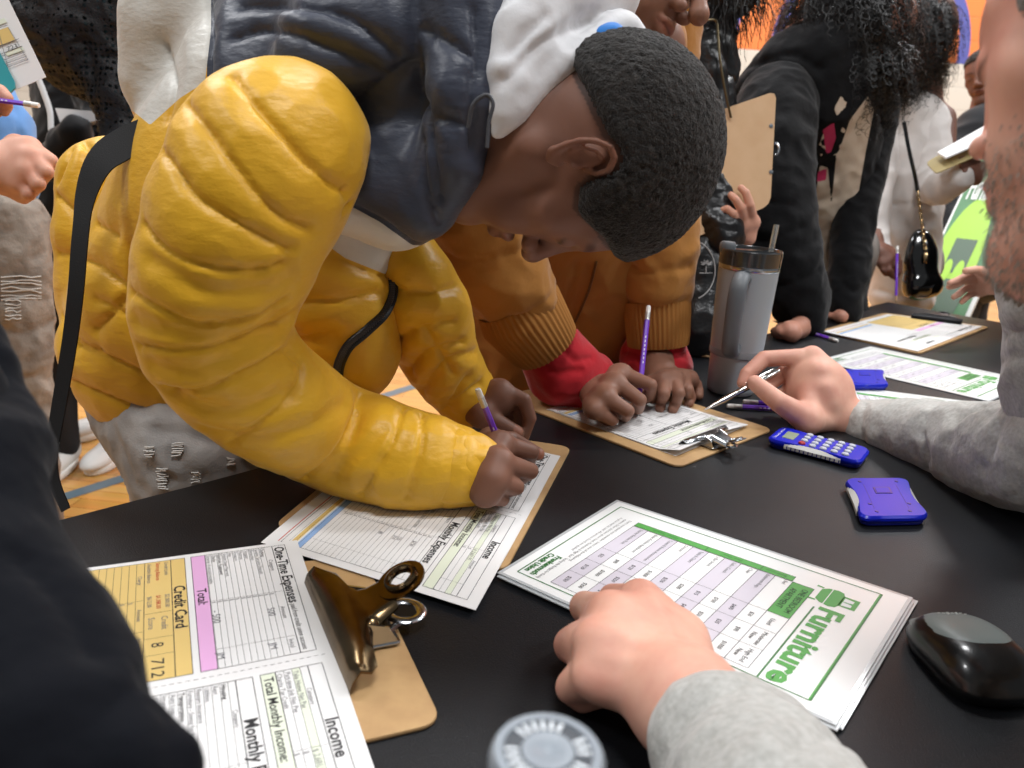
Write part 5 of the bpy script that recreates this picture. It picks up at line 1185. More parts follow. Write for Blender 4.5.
# the fist on the sheet
w2 = T(686, 704, .046); mc2 = [T(640, 600, .054), T(610, 612, .060), T(596, 640, .056), T(592, 676, .042)]
fg2 = [[(T(613, 599, .030), .0118), (T(620, 612, .014), .0104), (T(634, 616, .014), .0095)],
       [(T(585, 607, .031), .0120), (T(594, 624, .013), .0106), (T(612, 630, .013), .0095)],
       [(T(570, 645, .028), .0116), (T(580, 656, .012), .0102), (T(598, 656, .012), .0092)],
       [(T(571, 688, .019), .0106), (T(582, 698, .011), .0094), (T(596, 692, .011), .0088)]]
th2 = [(T(680, 640, .034), .0165), (T(660, 610, .024), .0125), (T(632, 614, .014), .0100)]
V2, F2, _ = hand_surface(w2, mc2, fg2, th2, fore=[(T(740, 760, .050), .033)], wr=.036, palm=(T(642, 656, .036), (.046, .046, .028), None, .02)); N2 = normals(V2, F2); c2_ = knuckle_marks(V2, N2, mc2 + [f[0][0] for f in fg2], np.ones((len(V2), 3)), .013, .55, (1.02, .76, .74))
# tendons and veins on the back of the hand
dsp = np.zeros(len(V2))
for q in mc2: dsp += .0012*np.exp(-(segdist(V2, [[q + (w2 - q)*.1 + [0, 0, .015], w2 + [0, 0, .022]]])/.006)**2)
V2 = V2 + N2*dsp[:, None]
S = Solid(); S.chain([(T(727, 750, .048), .0410), (T(737, 760, .049), .0440), (T(762, 796, .052), .047), (T(785, 850, .06), .051), (P(850, 960, .49), .056), (P(1010, 1150, .42), .060), (ls_, .060)], .03)
V, Fc, _ = garment(S, .0036, [[(775, 768), (800, 742), (850, 738)], [(668, 755), (690, 715), (735, 690)]], .006, .003, .001, [(16, .0035, None), (34, .0016, None)], seed=47.); mesh_from('sweater_sleeve', V, Fc, grey_k, G)
S = Solid(); S.chain([(nG, .05), (nG - CU*.16 + V_*.03, .09), (hipG, .10)], .04); S.chain([(nG - CU*.05, .04), (rs_, .04), (P(1180, 230, .70), .04), (P(1075, 430, .84), .040), (P(985, 452, .97), .036), (P(880, 430, 1.15), .029)], .03); S.chain([(nG - CU*.05, .04), (ls_, .042), (P(1010, 1150, .42), .042), (P(890, 930, .49), .038), (T(740, 760, .050), .033)], .03)
VB, FB = S.surf(.009); V, Fc, cc = join_surf([(VB, FB, None), headG, (V1, F1, c1_), (V2, F2, c2_)]); mesh_from('body', V, Fc, skG, G, cc)
# silver pen
pa, pb = P(779, 371, K-.012), P(704, 410, K-.035); t = empty('pen', (pa + pb)/2, 'slim silver metal pen held in the fair hand over the silver clip', 'pen'); d = nrm(pb - pa); pm = mat('polished_pen', 'c9c6c2', .15, 1.0)
m = MB(); m.tube([pa, pa + d*.002, pa + (pb-pa)*.55, pa + (pb-pa)*.56, pa + (pb-pa)*.75, pb - d*.012], [.0030, .0042, .0044, .0040, .0042, .0022], pm, n=16); m.build('barrel', t)
m = MB(); m.tube([pb - d*.0125, pb - d*.003, pb], [.0021, .0011, .0004], mat('pen_tip', 'e6e4e0', .2, .8), n=12); m.build('tip', t)
up_ = nrm(CU - d*(CU @ d)); m = MB(); m.tube([pa + up_*.0045 + d*.004, pa + up_*.006 + d*.008, pa + up_*.0055 + (pb-pa)*.42], .0011, pm, n=8); m.build('pocket_clip', t)
S = Solid(); S.ell(hipG - [0, 0, .02], (.16, .15, .11)); kn_ = -V_*.38
for e in (-1, 1): b0 = hipG + U*.10*e; S.chain([(b0, .085), (b0 + kn_ - [0, 0, .03], .065), ([*(b0 + kn_*1.05)[:2], .09], .048)], .03); shoe(G, [*(b0 + kn_*.85)[:2], 0], [*(b0 + kn_*1.45)[:2], 0], blk_sh, sso)
V, Fc, _ = garment(S, .008, wrinkle=[(10, .005, None)]); mesh_from('trousers', V, Fc, jean_d, G)
# ================================================================ people further back
skC = skin('pale_skin', 'cf9c85', v='bd8270', a=.3); skD = skin('tan_skin', 'b07c68'); skE = skin('deep_brown_skin', '7a5446'); black_c = cloth_mat('black_fleece', '0d0d0f', .9, 700, .3, (14, .6, .012), sheen=.08); blk_hair = mat('black_hair', '0f0d0d', .5, spec=.5)
def curls(name, m, parent, c, r, n, length, coil=.008, rad=.0011, seed=1, down=(0, 0, -1), spread=.35, pts=22, turns=5, sel=None):
    """springy locks hanging from an ellipsoid scalp (c centre, r radii, camera-independent axes)"""
    rnd = random.Random(seed); mb = MB(); vs = []; fs = []; c = np.array(c); r = np.array(r)
    for _ in range(n):
        while True:
            u = nrm([rnd.gauss(0, 1) for _ in range(3)])
            if sel is None or sel(u): break
        p = c + u*r; out = nrm(u / r); L_ = length*rnd.uniform(.45, 1.15); d = nrm(out*.9 + np.array(down)*.25 + np.array([rnd.uniform(-1, 1) for _ in range(3)])*spread)
        a = nrm(np.cross(d, [rnd.random(), rnd.random(), 1.01])); b = np.cross(d, a); ph = rnd.uniform(0, 6.28); tn = turns*rnd.uniform(.7, 1.3); o = len(vs); cl = coil*rnd.uniform(.6, 1.3); cur = p.copy(); dd = d.copy()
        for k in range(pts):
            t = k/(pts-1); dd = nrm(dd + np.array(down)*.14); cur = cur + dd*L_/pts; q = ph + t*tn*6.283
            pt = cur + (a*math.cos(q) + b*math.sin(q))*cl*min(1, t*4+.2); rr = rad*(1 - .6*t)
            for w_ in (0, 2.1, 4.2): vs.append(pt + (a*math.cos(w_) + b*math.sin(w_))*rr)
        for k in range(pts-1):
            for j in range(3): fs.append((o+k*3+j, o+k*3+(j+1) % 3, o+(k+1)*3+(j+1) % 3, o+(k+1)*3+j))
    mb.add(vs, fs, m); return mb.build(name, parent)
def simple_body(parent, m, solids, heads=(), hands=()):
    VB, FB = solids.surf(.011); V, Fc, cc = join_surf([(VB, FB, None)] + list(heads) + list(hands)); return mesh_from('body', V, Fc, m, parent, cc)
def hold_board(name, corners_, label, mt, clip_at=None, th=.003):
    """clipboard from four corner points"""
    c = [np.array(q) for q in corners_]; t = empty(name, sum(c)/4, label, 'clipboard'); nn = nrm(np.cross(c[1]-c[0], c[3]-c[0])); oo = []
    for i in range(4):
        p, q, r_ = c[i-1], c[i], c[(i+1) % 4]; u, v = nrm(p-q), nrm(r_-q); g = .014; oo += [q+u*g, q+(u+v)*g*.3, q+v*g]
    n = len(oo); m = MB(); m.add([q - nn*th/2 for q in oo] + [q + nn*th/2 for q in oo], [tuple(reversed(range(n))), tuple(range(n, 2*n))] + [(i, (i+1) % n, n+(i+1) % n, n+i) for i in range(n)], mt); m.build('board', t); return t, nn
# ---- person in the black leather jacket
Cc = empty('person', [*P(700, 330, 1.85)[:2], 0], 'person in a black leather jacket with zip holding a blank brown clipboard', 'person')
lea = mat('black_leather', '111113', .32, bump=[(160, .35, .002), (12, .7, .012)], spec=.55)
S = Solid(); S.pc([(672, 340, 1.80, 52), (668, 230, 1.74, 54), (672, 130, 1.66, 52), (688, 70, 1.57, 36), (690, 10, 1.56, 34)], .05); S.pc([(640, 60, 1.62, 34), (690, 20, 1.58, 34), (708, 70, 1.57, 26)], .04); V, Fc, _ = garment(S, .006, [[(718, 30), (724, 70), (728, 110)]], .006, .005, .002, [(14, .006, None), (40, .003, None)], seed=51.); mesh_from('leather_jacket', V, Fc, lea, Cc)
S = Solid(); S.pc([(706, 90, 1.56, 26), (702, 170, 1.55, 30), (712, 225, 1.52, 26), (722, 236, 1.50, 20)], .03, n=2); V, Fc, _ = garment(S, .005, wrinkle=[(18, .006, None), (50, .003, None)], seed=52.); mesh_from('jacket_sleeve', V, Fc, lea, Cc)
S = Solid(); S.pc([(660, 120, 1.7, 30), (672, 230, 1.62, 28), (686, 300, 1.55, 19), (688, 314, 1.53, 15)], .03, n=2); V, Fc, _ = garment(S, .005, wrinkle=[(18, .006, None)], seed=53.); mesh_from('jacket_sleeve', V, Fc, lea, Cc)
m = MB(); m.tube([P(*q) for q in spline([(707, 20, 1.46), (716, 21, 1.46), (718, 34, 1.46), (720, 60, 1.46), (726, 95, 1.47), (731, 118, 1.48)], 5)], .0025, mat('gold_zip', '5d5340', .4, .9), n=6); m.build('zip', Cc)
S = Solid(); S.pc([(705, 40, 1.50, 14), (712, 75, 1.50, 14), (716, 118, 1.51, 13)], .02); V, Fc, _ = garment(S, .004, wrinkle=[(30, .003, None)], seed=54.); mesh_from('jacket_lapel', V, Fc, lea, Cc)
RC = frame3(CR*.55 - CU*.55 - CF*.55, CU*.75 + CR*.3); oC = P(694, -46, 1.52); V, Fc, Lc = head_surface(oC, RC, 1.0, h=.003); headC = (V, Fc, face_colour(Lc)); hair_cap(V, Fc, Lc, lambda L: np.clip((L[:, 2] - .05 - .3*L[:, 1])/.012, -1, 1), .012, .003, 120, 'hair', blk_hair, Cc, RC)
S = Solid(); S.ell(P(722, -14, 1.52), (.075, .06, .06)); V, Fc = S.surf(.006); N = normals(V, Fc); V = V + N*(.010*fnoise(V, 40, 1.))[:, None]; mesh_from('hair', V, Fc, blk_hair, Cc)
curls('hair_locks', blk_hair, Cc, P(728, -20, 1.5), (.055, .055, .06), 500, .085, coil=.004, rad=.0012, seed=3, pts=14, turns=1.2)
def hand_cam(K, w, mcs, fgs, thu, h=.0024, fore=None, wr=.025, palm=None, s=1.):
    """hand given by (px, py, depth offset from K)"""
    q = lambda t: P(t[0], t[1], K + (t[2] if len(t) > 2 else 0))
    return hand_surface(q(w), [q(a) for a in mcs], [[(q(a), a[3]) for a in f] for f in fgs], [(q(a), a[3]) for a in thu] if thu else None, h=h, fore=[(q(a), a[3]) for a in fore] if fore else None, wr=wr, palm=palm, s=s)
V1, F1, _ = hand_cam(1.50, (735, 238, .03), [(752, 222, .0), (744, 224, .0), (736, 226, 0), (729, 230, 0)],
    [[(750, 205, -.028, .0085), (746, 193, -.03, .0075), (741, 188, -.026, .0066)], [(741, 208, -.03, .0085), (736, 200, -.033, .0076), (731, 195, -.028, .0066)], [(733, 214, -.03, .0082), (727, 209, -.032, .0074), (723, 210, -.028, .0066)], [(727, 222, -.028, .0076), (722, 218, -.028, .0068), (718, 217, -.024, .006)]],
    [(748, 238, .01, .012), (752, 222, .02, .010), (752, 208, .022, .008)], fore=[(722, 244, .03, .024)])
V2, F2, _ = hand_cam(1.50, (684, 322, .0), [(688, 336, .0), (684, 338, -.01), (680, 339, -.015), (677, 339, -.02)],
    [[(690, 346, -.005, .0085), (691, 352, .0, .0075), (690, 356, .0, .0066)], [(686, 348, -.015, .0085), (687, 354, -.01, .0075), (686, 357, -.0, .0066)], [(681, 349, -.02, .0082), (682, 354, -.01, .0074), (683, 357, -.005, .0066)], [(677, 347, -.02, .0076), (678, 352, -.01, .0068), (680, 355, 0, .006)]],
    [(689, 328, .01, .012), (692, 340, .01, .010), (691, 350, .01, .008)], fore=[(687, 308, .02, .022)])
S = Solid(); S.pc([(680, 330, 1.8, 34), (680, 130, 1.66, 34), (690, 40, 1.55, 24)], .04); S.pc([(690, 60, 1.58, 22), (704, 170, 1.56, 17), (722, 244, 1.53, 12)], .02); S.pc([(670, 130, 1.68, 22), (672, 230, 1.63, 17), (687, 308, 1.52, 11)], .02); simple_body(Cc, skC, S, [headC], [(V1, F1, None), (V2, F2, None)])
m = MB(); m.tube([P(684 + 7.5*math.cos(q), 314 + 3*math.sin(q), 1.50 + .022*math.sin(q)) for q in [2*math.pi*i/20 for i in range(21)]], .0022, zk, n=6, caps=False); m.build('hair_tie_on_wrist', Cc)
legs(Cc, [*P(700, 330, 1.95)[:2], .84], mat('black_trousers', '17171a', .8), blk_sh)
bt, nn = hold_board('clipboard', [P(776, 91, 1.50), P(770, 205, 1.50), P(640, 262, 1.46), P(646, 136, 1.46)], 'blank back of a brown clipboard held up behind the boy with short black hair', mat('tan_hardboard', 'cba983', .6, vary=(30, 'bf9a72', .5)))
m = MB(); m.tube([P(775 + 4*math.cos(q), 149 + 6*math.sin(q), 1.50) for q in [math.radians(a) for a in range(-100, 101, 20)]], .0022, steel, n=6)
m.build('clip_loop', bt)
for y in (126, 172): m = MB(); m.lathe([(.004, 0), (.004, .001), (0, .0015)], P(771, y, 1.497), -CF, steel, n=12); m.build('rivet', bt)
pencil(P(684, 352, 1.49), T(712, 357, .004), 'purple pencil in the pale hand behind the tumbler')
bg = empty('handbag', P(708, 268, 1.46), 'black bag with a white tree emblem and ring behind the tumbler', 'bag'); S = Solid(); S.ell(P(700, 272, 1.50), (.052, .03, .078), np.stack([nrm(CR), nrm(CF), nrm(CU)], 1)); S.ell(P(698, 325, 1.49), (.05, .03, .06), np.stack([nrm(CR), nrm(CF), nrm(CU)], 1), .03); V, Fc, _ = garment(S, .004, wrinkle=[(20, .004, None)], seed=55.); mesh_from('bag_body', V, Fc, lea, bg)
bvh = BVHTree.FromPolygons([tuple(v) for v in V], [tuple(map(int, f)) for f in Fc]); wl = mat('white_piping', 'a9a9a9', .5); m = MB(); pts = []
for q in range(-70, 75, 10):
    h_ = bvh.ray_cast(Vector(CAM), Vector(ray(690 + 25*math.cos(math.radians(q)), 270 + 30*math.sin(math.radians(q)))).normalized())[0]
    if h_ is not None: pts.append(np.array(h_) - CF*.001)
if len(pts) > 2: m.tube(pts, .0012, wl, n=5); m.build('piping', bg)
m = MB(); ce = P(706, 266, 1.462)
for i in range(9):
    q = math.radians(200 + i*17.5 - 0); m.tube([ce + (CR*.2*math.cos(q) + CU*-.2*math.sin(q))*.02, ce + (CR*math.cos(q) - CU*math.sin(q))*.012*(1 if i % 2 else .8)], .0007, wl, n=4)
m.tube([ce, ce - CU*.012], .0009, wl, n=4); m.tube([ce - CU*.013 - CR*.012, ce - CU*.013 + CR*.012], .0006, wl, n=4); m.build('tree_emblem', bg)
# ---- person in the black hoodie with long curls
D_ = empty('person', [*P(830, 300, 2.15)[:2], 0], 'person in a black hoodie with a tan and pink print, dark curls over the face', 'person')
S = Solid(); S.pc([(826, 320, 2.12, 36), (824, 230, 2.08, 42), (826, 150, 1.98, 50), (815, 100, 1.9, 54)], .06); S.pc([(765, 95, 1.90, 28), (790, 66, 1.86, 30), (820, 55, 1.84, 36)], .04)
hm = panel_mat('printed_black_fleece', '0d0d0f', [('p_tan', 'c2b09c'), ('p_pink', 'c23a62')], .9, [(700, .3, .0005), (14, .5, .012)], .08, .25)
V, Fc, _ = garment(S, .006, [[(745, 70), (790, 55), (820, 70)], [(735, 100), (760, 75), (800, 72)]], .008, .006, .002, [(10, .008, None), (28, .003, None)], seed=61.); to = mesh_from('hoodie', V, Fc, hm, D_)
tan = np.maximum(pxsd(V, [(818, 345), (817, 260), (815, 200), (820, 165), (828, 168), (832, 215), (829, 345)]), pxsd(V, [(831, 345), (832, 200), (836, 160), (850, 120), (868, 96), (874, 110), (866, 150), (858, 195), (836, 222), (833, 345)]))
tan = np.maximum(tan, -np.abs(fnoise(V, 40, 2.))*0 + np.where(pxsd(V, [(815, 160), (835, 90), (850, 80), (842, 150), (822, 175)]) > 0, (fnoise(V, 55, 4.) - .22)*8, -9)); set_attr(to, 'p_tan', tan)
set_attr(to, 'p_pink', np.maximum(pxsd(V, [(823, 130), (834, 122), (836, 138), (831, 152), (826, 154)]), pxsd(V, [(818, 172), (827, 168), (826, 180), (817, 182)])))
S = Solid(); S.pc([(778, 105, 1.82, 38), (768, 150, 1.78, 42), (772, 210, 1.76, 40), (786, 262, 1.75, 34), (801, 300, 1.76, 27), (806, 320, 1.76, 18)], .03, n=2); V, Fc, _ = garment(S, .0055, [[(740, 235), (765, 240), (800, 228)], [(770, 285), (795, 282), (818, 270)], [(735, 180), (760, 200), (790, 205)]], .01, .006, .001, [(10, .007, None), (26, .003, None)], seed=62.); mesh_from('hoodie_sleeve', V, Fc, black_c, D_)
S = Solid(); S.pc([(872, 110, 1.98, 24), (863, 170, 1.96, 20), (853, 230, 1.94, 18), (848, 275, 1.92, 18), (845, 298, 1.91, 16), (845, 310, 1.91, 14)], .04, n=2); V, Fc, _ = garment(S, .0055, [[(840, 280), (852, 290), (868, 286)]], .01, .006, .001, [(12, .006, None), (30, .003, None)], seed=63.); mesh_from('hoodie_sleeve', V, Fc, black_c, D_)
RD = frame3(CR*.62 - CU*.75 - CF*.1, CU*.62 + CR*.72); oD = P(868, 22, 1.88); V, Fc, Lc = head_surface(oD, RD, .98, h=.003, ears=(0, 0)); headD = (V, Fc, face_colour(Lc))
V1, F1, _ = hand_surface(T(800, 328, .02), [T(788, 329, .024), T(789, 331, .022), T(790, 333, .020), T(792, 335, .016)], [[(T(780, 329, .022), .009), (T(774, 331, .01), .008)], [(T(780, 331, .02), .009), (T(775, 333, .009), .008)], [(T(782, 333, .018), .0088), (T(777, 335, .009), .0078)], [(T(785, 335, .014), .008), (T(780, 336, .008), .007)]], [(T(795, 326, .02), .011), (T(785, 325, .014), .009), (T(779, 327, .010), .008)], h=.0028, wr=.018, fore=[(P(805, 314, 1.76), .018)])
V2, F2, _ = hand_surface(T(845, 314, .018), [T(839, 315, .018), T(839, 316, .017), T(840, 317, .016), T(842, 318, .014)], [[(T(830, 314, .014), .009)], [(T(830, 316, .012), .009)], [(T(832, 317, .011), .0088)], [(T(835, 318, .010), .008)]], [(T(842, 309, .02), .012), (T(836, 310, .014), .010)], h=.003, wr=.013, s=.62, fore=[(P(846, 302, 1.91), .015)])
S = Solid(); S.pc([(826, 320, 2.12, 24), (826, 130, 1.98, 32), (850, 60, 1.9, 24)], .04); S.pc([(790, 100, 1.88, 24), (770, 200, 1.77, 20), (803, 312, 1.76, 11)], .02); S.pc([(868, 110, 1.98, 14), (853, 230, 1.94, 12), (846, 302, 1.91, 10)], .02); simple_body(D_, skD, S, [headD], [(V1, F1, None), (V2, F2, None)])
S = Solid(); S.ell(P(846, 22, 1.90), (.115, .11, .125)); S.ell(P(815, 60, 1.88), (.08, .08, .09), None, .04); V, Fc = S.surf(.006); N = normals(V, Fc); V = V + N*(.012*fnoise(V, 30, 1.))[:, None]; mesh_from('hair', V, Fc, blk_hair, D_)
curls('hair_curls', blk_hair, D_, P(842, 24, 1.88), (.125, .12, .135), 1500, .12, seed=11, coil=.0085, rad=.0014, down=nrm(np.array([0, 0, -1]) + CR*.25)); curls('hair_curls', blk_hair, D_, P(868, 70, 1.84), (.07, .06, .05), 420, .11, seed=12, coil=.008, rad=.0013, down=(.1, 0, -1))
legs(D_, [*P(830, 300, 2.25)[:2], .86], mat('grey_jeans', '8d8680', .85, vary=(14, '6d6864', .6)), blk_sh, spread=.06, r=(.075, .06, .048))
# ---- person in the cream sweater
E_ = empty('person', [*P(905, 290, 2.55)[:2], 0], 'person in a cream knitted sweater with dark curls and a chain-strapped black purse', 'person')
crm = cloth_mat('cream_knit', 'dcd6d2', .95, 300, .5, (12, .5, .012))
S = Solid(); S.pc([(903, 290, 2.52, 30), (903, 230, 2.50, 34), (907, 160, 2.46, 33), (914, 118, 2.42, 26)], .04); V, Fc, _ = garment(S, .007, [[(868, 203), (900, 204), (935, 203)], [(875, 290), (900, 296), (935, 290)]], .008, .005, .002, [(10, .008, None)], seed=71.); mesh_from('sweater', V, Fc, crm, E_)
S = Solid(); S.pc([(930, 120, 2.40, 17), (934, 165, 2.38, 18), (936, 186, 2.34, 17), (950, 184, 2.26, 15), (960, 178, 2.24, 12)], .03, n=2); V, Fc, _ = garment(S, .006, wrinkle=[(14, .006, None)], seed=72.); mesh_from('sweater_sleeve', V, Fc, crm, E_)
S = Solid(); S.pc([(885, 120, 2.45, 22), (873, 180, 2.42, 20), (870, 230, 2.38, 16), (880, 252, 2.34, 12)], .03, n=2); V, Fc, _ = garment(S, .006, wrinkle=[(14, .006, None)], seed=73.); mesh_from('sweater_sleeve', V, Fc, crm, E_)
RE = frame3(CR*.5 - CU*.75 + CF*.2, CU*.7 + CR*.5); oE = P(922, 28, 2.38); V, Fc, Lc = head_surface(oE, RE, .95, h=.0034, ears=(0, 0)); headE = (V, Fc, face_colour(Lc))
V1, F1, _ = hand_cam(2.24, (968, 175, .0), [(974, 163, .0), (977, 167, 0), (978, 172, 0), (978, 177, 0)], [[(966, 158, -.02, .010), (960, 160, -.03, .009)], [(968, 163, -.02, .010), (962, 166, -.03, .009)], [(969, 169, -.02, .010), (964, 172, -.03, .009)], [(970, 175, -.02, .009), (966, 177, -.03, .008)]], [(976, 180, 0, .012), (982, 172, 0, .010), (984, 164, 0, .009)], h=.003, fore=[(962, 180, .03, .024)])
V2, F2, _ = hand_cam(2.28, (880, 254, .0), [(893, 255, .0), (890, 259, -.01), (886, 262, -.015), (882, 264, -.02)], [[(899, 262, -.0, .0095), (899, 271, .0, .0082), (897, 276, .0, .007)], [(896, 267, -.02, .0095), (897, 274, -.01, .0082), (895, 278, 0, .007)], [(889, 270, -.025, .009), (892, 276, -.015, .008)], [(883, 270, -.025, .0085), (886, 274, -.015, .0075)]], [(888, 250, .01, .0125), (897, 256, .01, .0105), (899, 266, .01, .0085)], h=.003, fore=[(876, 246, .03, .024)])
S = Solid(); S.pc([(905, 290, 2.52, 22), (915, 130, 2.45, 26), (922, 60, 2.4, 18)], .04); S.pc([(940, 120, 2.42, 15), (942, 190, 2.34, 12), (962, 180, 2.27, 9)], .02); S.pc([(885, 120, 2.45, 15), (872, 220, 2.4, 11), (876, 246, 2.31, 8)], .02); simple_body(E_, skE, S, [headE], [(V1, F1, None), (V2, F2, None)])
S = Solid(); S.ell(P(908, 24, 2.40), (.10, .10, .125)); V, Fc = S.surf(.007); N = normals(V, Fc); V = V + N*(.012*fnoise(V, 30, 1.))[:, None]; mesh_from('hair', V, Fc, blk_hair, E_)
curls('hair_curls', blk_hair, E_, P(908, 40, 2.36), (.095, .10, .135), 1300, .13, seed=21, coil=.010, rad=.0015, spread=.3, sel=lambda u: u[2] < .8)
legs(E_, [*P(905, 290, 2.62)[:2], .80], mat('pale_jeans', 'a39c97', .85, vary=(14, '7f7975', .6)), swh, spread=.05, r=(.065, .055, .045))
pencil(P(897.5, 246, 2.25), P(896, 303, 2.22), 'purple pencil held upright by the person in the cream sweater')
pu = empty('purse', P(922, 250, 2.3), 'glossy black purse hanging on a leather and chain strap beside the cream sweater', 'purse'); pat = mat('patent_black', '0b0b0c', .12, coat=1.)
S = Solid(); S.ell(P(921, 262, 2.32), (.048, .03, .095), np.stack([nrm(CR), nrm(CF), nrm(CU)], 1)); S.cone(P(914, 288, 2.32), P(932, 286, 2.32), .028, .026, .04); V, Fc, _ = garment(S, .005, wrinkle=[(16, .003, None)], seed=75.); mesh_from('purse_body', V, Fc, pat, pu)
m = MB(); m.tube([P(*q) for q in spline([(904, 122, 2.30), (909, 150, 2.30), (915, 176, 2.30), (918, 192, 2.30)], 4)], .006, pat, n=8, flat=(CF, .3)); m.build('strap', pu)
m = MB(); gm = mat('chain_gold', 'b59b74', .25, 1.0)
for i in range(17):
    c = P(918 + (7.5*i/16), 194 + 56*i/16, 2.285); u = nrm(CU + CR*-.13); v = nrm(CR if i % 2 else CF); m.tube([c + u*.0075*math.cos(q) + v*.0042*math.sin(q) for q in [2*math.pi*j/12 for j in range(13)]], .0017, gm, n=5, caps=False)
m.build('chain', pu); m = MB(); m.box(P(925.5, 258, 2.275), (.010, .006, .030), gm, np.stack([nrm(CR), nrm(CF), nrm(CU)], 1), bev=.002); m.build('clasp', pu)
bt, nn = hold_board('clipboard', [P(926, 163, 2.24), P(985, 128, 2.30), P(1008, 142, 2.22), P(936, 174, 2.16)], 'khaki clipboard tilted in the hand of the person in the cream sweater', mat('khaki_board', 'a08f62', .6))
m = MB(); a_, b_, c_, d_ = P(937, 153.5, 2.225), P(990, 124, 2.29), P(1008, 132, 2.22), P(946, 159, 2.17); m.add([a_, b_, c_, d_] + [q + np.array([0, 0, .004]) for q in (a_, b_, c_, d_)], [(0, 1, 2, 3), (7, 6, 5, 4), (0, 4, 5, 1), (1, 5, 6, 2), (2, 6, 7, 3), (3, 7, 4, 0)], paper); tag(m.build('paper_stack', None, 0), 'white papers on the khaki clipboard', 'paper')
# ---- person far behind, face peeping past the bearded man
F_ = empty('person', [*P(975, 240, 3.4)[:2], 0], 'person in a dark jacket in the back, face half hidden behind the bearded man', 'person')
S = Solid(); S.pc([(978, 260, 3.45, 42), (985, 180, 3.42, 44), (1000, 130, 3.40, 34)], .06); S.pc([(975, 130, 3.35, 20), (950, 180, 3.30, 19), (945, 220, 3.2, 17), (960, 245, 3.1, 14)], .05, n=2); V, Fc, _ = garment(S, .010, wrinkle=[(8, .01, None)], seed=81.); mesh_from('jacket', V, Fc, cloth_mat('charcoal_jacket', '1c1e22', .8), F_)
RF = frame3(-CR*.75 - CF*.6 - CU*.25, CU); oF = P(986, 78, 3.38); V, Fc, Lc = head_surface(oF, RF, 1.0, h=.0042); headF = (V, Fc, face_colour(Lc)); hair_cap(V, Fc, Lc, lambda L: np.clip((L[:, 2] - .045 - .3*L[:, 1])/.012, -1, 1), .008, .002, 120, 'hair', hairA, F_, RF)
S = Solid(); S.pc([(978, 250, 3.45, 26), (990, 130, 3.40, 24), (988, 95, 3.39, 14)], .04); simple_body(F_, skE, S, [headF]); legs(F_, [*P(978, 260, 3.5)[:2], .86], jean_d, blk_sh)
bt, nn = hold_board('clipboard', [P(932, 122, 3.1), P(955, 126, 3.1), P(947, 160, 3.05), P(926, 158, 3.05)], 'brown clipboard standing up behind the shoulder of the cream sweater', mat('rust_board', 'a8744c', .6))
# ---- hand of someone behind the bearded man
K_ = empty('person', [*P(1120, 300, 2.1)[:2], 0], 'person in black behind the bearded man, one pale open hand reaching out', 'person')
S = Solid(); S.pc([(1120, 330, 2.15, 70), (1110, 220, 2.15, 75), (1100, 120, 2.1, 60)], .06); S.pc([(1080, 200, 2.05, 30), (1060, 290, 1.95, 26), (1030, 296, 1.88, 19), (1012, 290, 1.86, 15)], .04, n=2); V, Fc, _ = garment(S, .008, wrinkle=[(10, .008, None)], seed=82.); mesh_from('jacket', V, Fc, black_c, K_)
V1, F1, _ = hand_cam(1.82, (996, 283, .0), [(980, 273, -.01), (978, 279, 0), (977, 285, .01), (979, 291, .02)], [[(966, 276, -.03, .0085), (958, 280, -.04, .0078), (950, 283, -.05, .0066)], [(963, 281, -.02, .0085), (956, 285, -.03, .0078), (949, 287, -.035, .0066)], [(965, 289, -.0, .0082), (959, 294, -.01, .0074), (954, 297, -.015, .0064)], [(970, 295, .01, .0076), (965, 299, .0, .0068), (962, 302, .0, .006)]], [(988, 276, -.03, .0115), (976, 270, -.05, .0098), (966, 271, -.06, .0078)], fore=[(1015, 288, .03, .024)])
RK = frame3(-CR*.8 - CU*.4, CU); V, Fc, Lc = head_surface(P(1120, 40, 2.1), RK, 1., h=.005); headK = (V, Fc, None); hair_cap(V, Fc, Lc, lambda L: np.clip((L[:, 2] - .045)/.012, -1, 1), .01, .002, 120, 'hair', blk_hair, K_, RK)
S = Solid(); S.pc([(1120, 330, 2.15, 50), (1110, 120, 2.1, 40), (1118, 70, 2.1, 22)], .04); S.pc([(1090, 200, 2.08, 20), (1060, 290, 1.95, 16), (1015, 288, 1.85, 10)], .02); simple_body(K_, skC, S, [headK], [(V1, F1, None)]); legs(K_, [*P(1120, 330, 2.2)[:2], .86], jean_d, blk_sh)
# ---- leaning green sign
dB = 2.75; BL = P(908, 306, dB); b3 = P(966, 316, 2.62) - BL; s3 = P(1010, 90, 3.03) - BL
bn = empty('sign', BL*[1, 1, 0] + [0, 0, 0], 'tall leaning green sign with white heading and a lime couch emblem', 'sign'); bs = -s3/np.linalg.norm(s3)*.62
s = Sheet(100, 260, [BL + s3*1.15, BL + s3*1.15 + b3*1.06, BL + b3*1.06 + bs, BL + bs]); kk = 260/((np.linalg.norm(s3)*1.15 + .62)/np.linalg.norm(s3)); sg = mat('sign_green', '3f7d48', .4); sl_ = mat('sign_lime', '9fd12e', .4); sd_ = mat('sign_dark_green', '3e5a42', .4); wsg = mat('sign_white', 'eceeec', .4)
nb = nrm(np.cross(b3, s3)); nb = nb if nb @ CF < 0 else -nb
def sp_(x, t, l=.001): return BL + b3*1.06*x + s3*t + nb*l
q = [sp_(0, 1.15, 0), sp_(1, 1.15, 0), sp_(1, 0, 0) + bs, sp_(0, 0, 0) + bs]; m = MB(); m.add(q + [p - nb*.012 for p in q], [(0, 1, 2, 3), (7, 6, 5, 4), (0, 4, 5, 1), (1, 5, 6, 2), (2, 6, 7, 3), (3, 7, 4, 0)], wsg); m.build('panel', bn, 0)
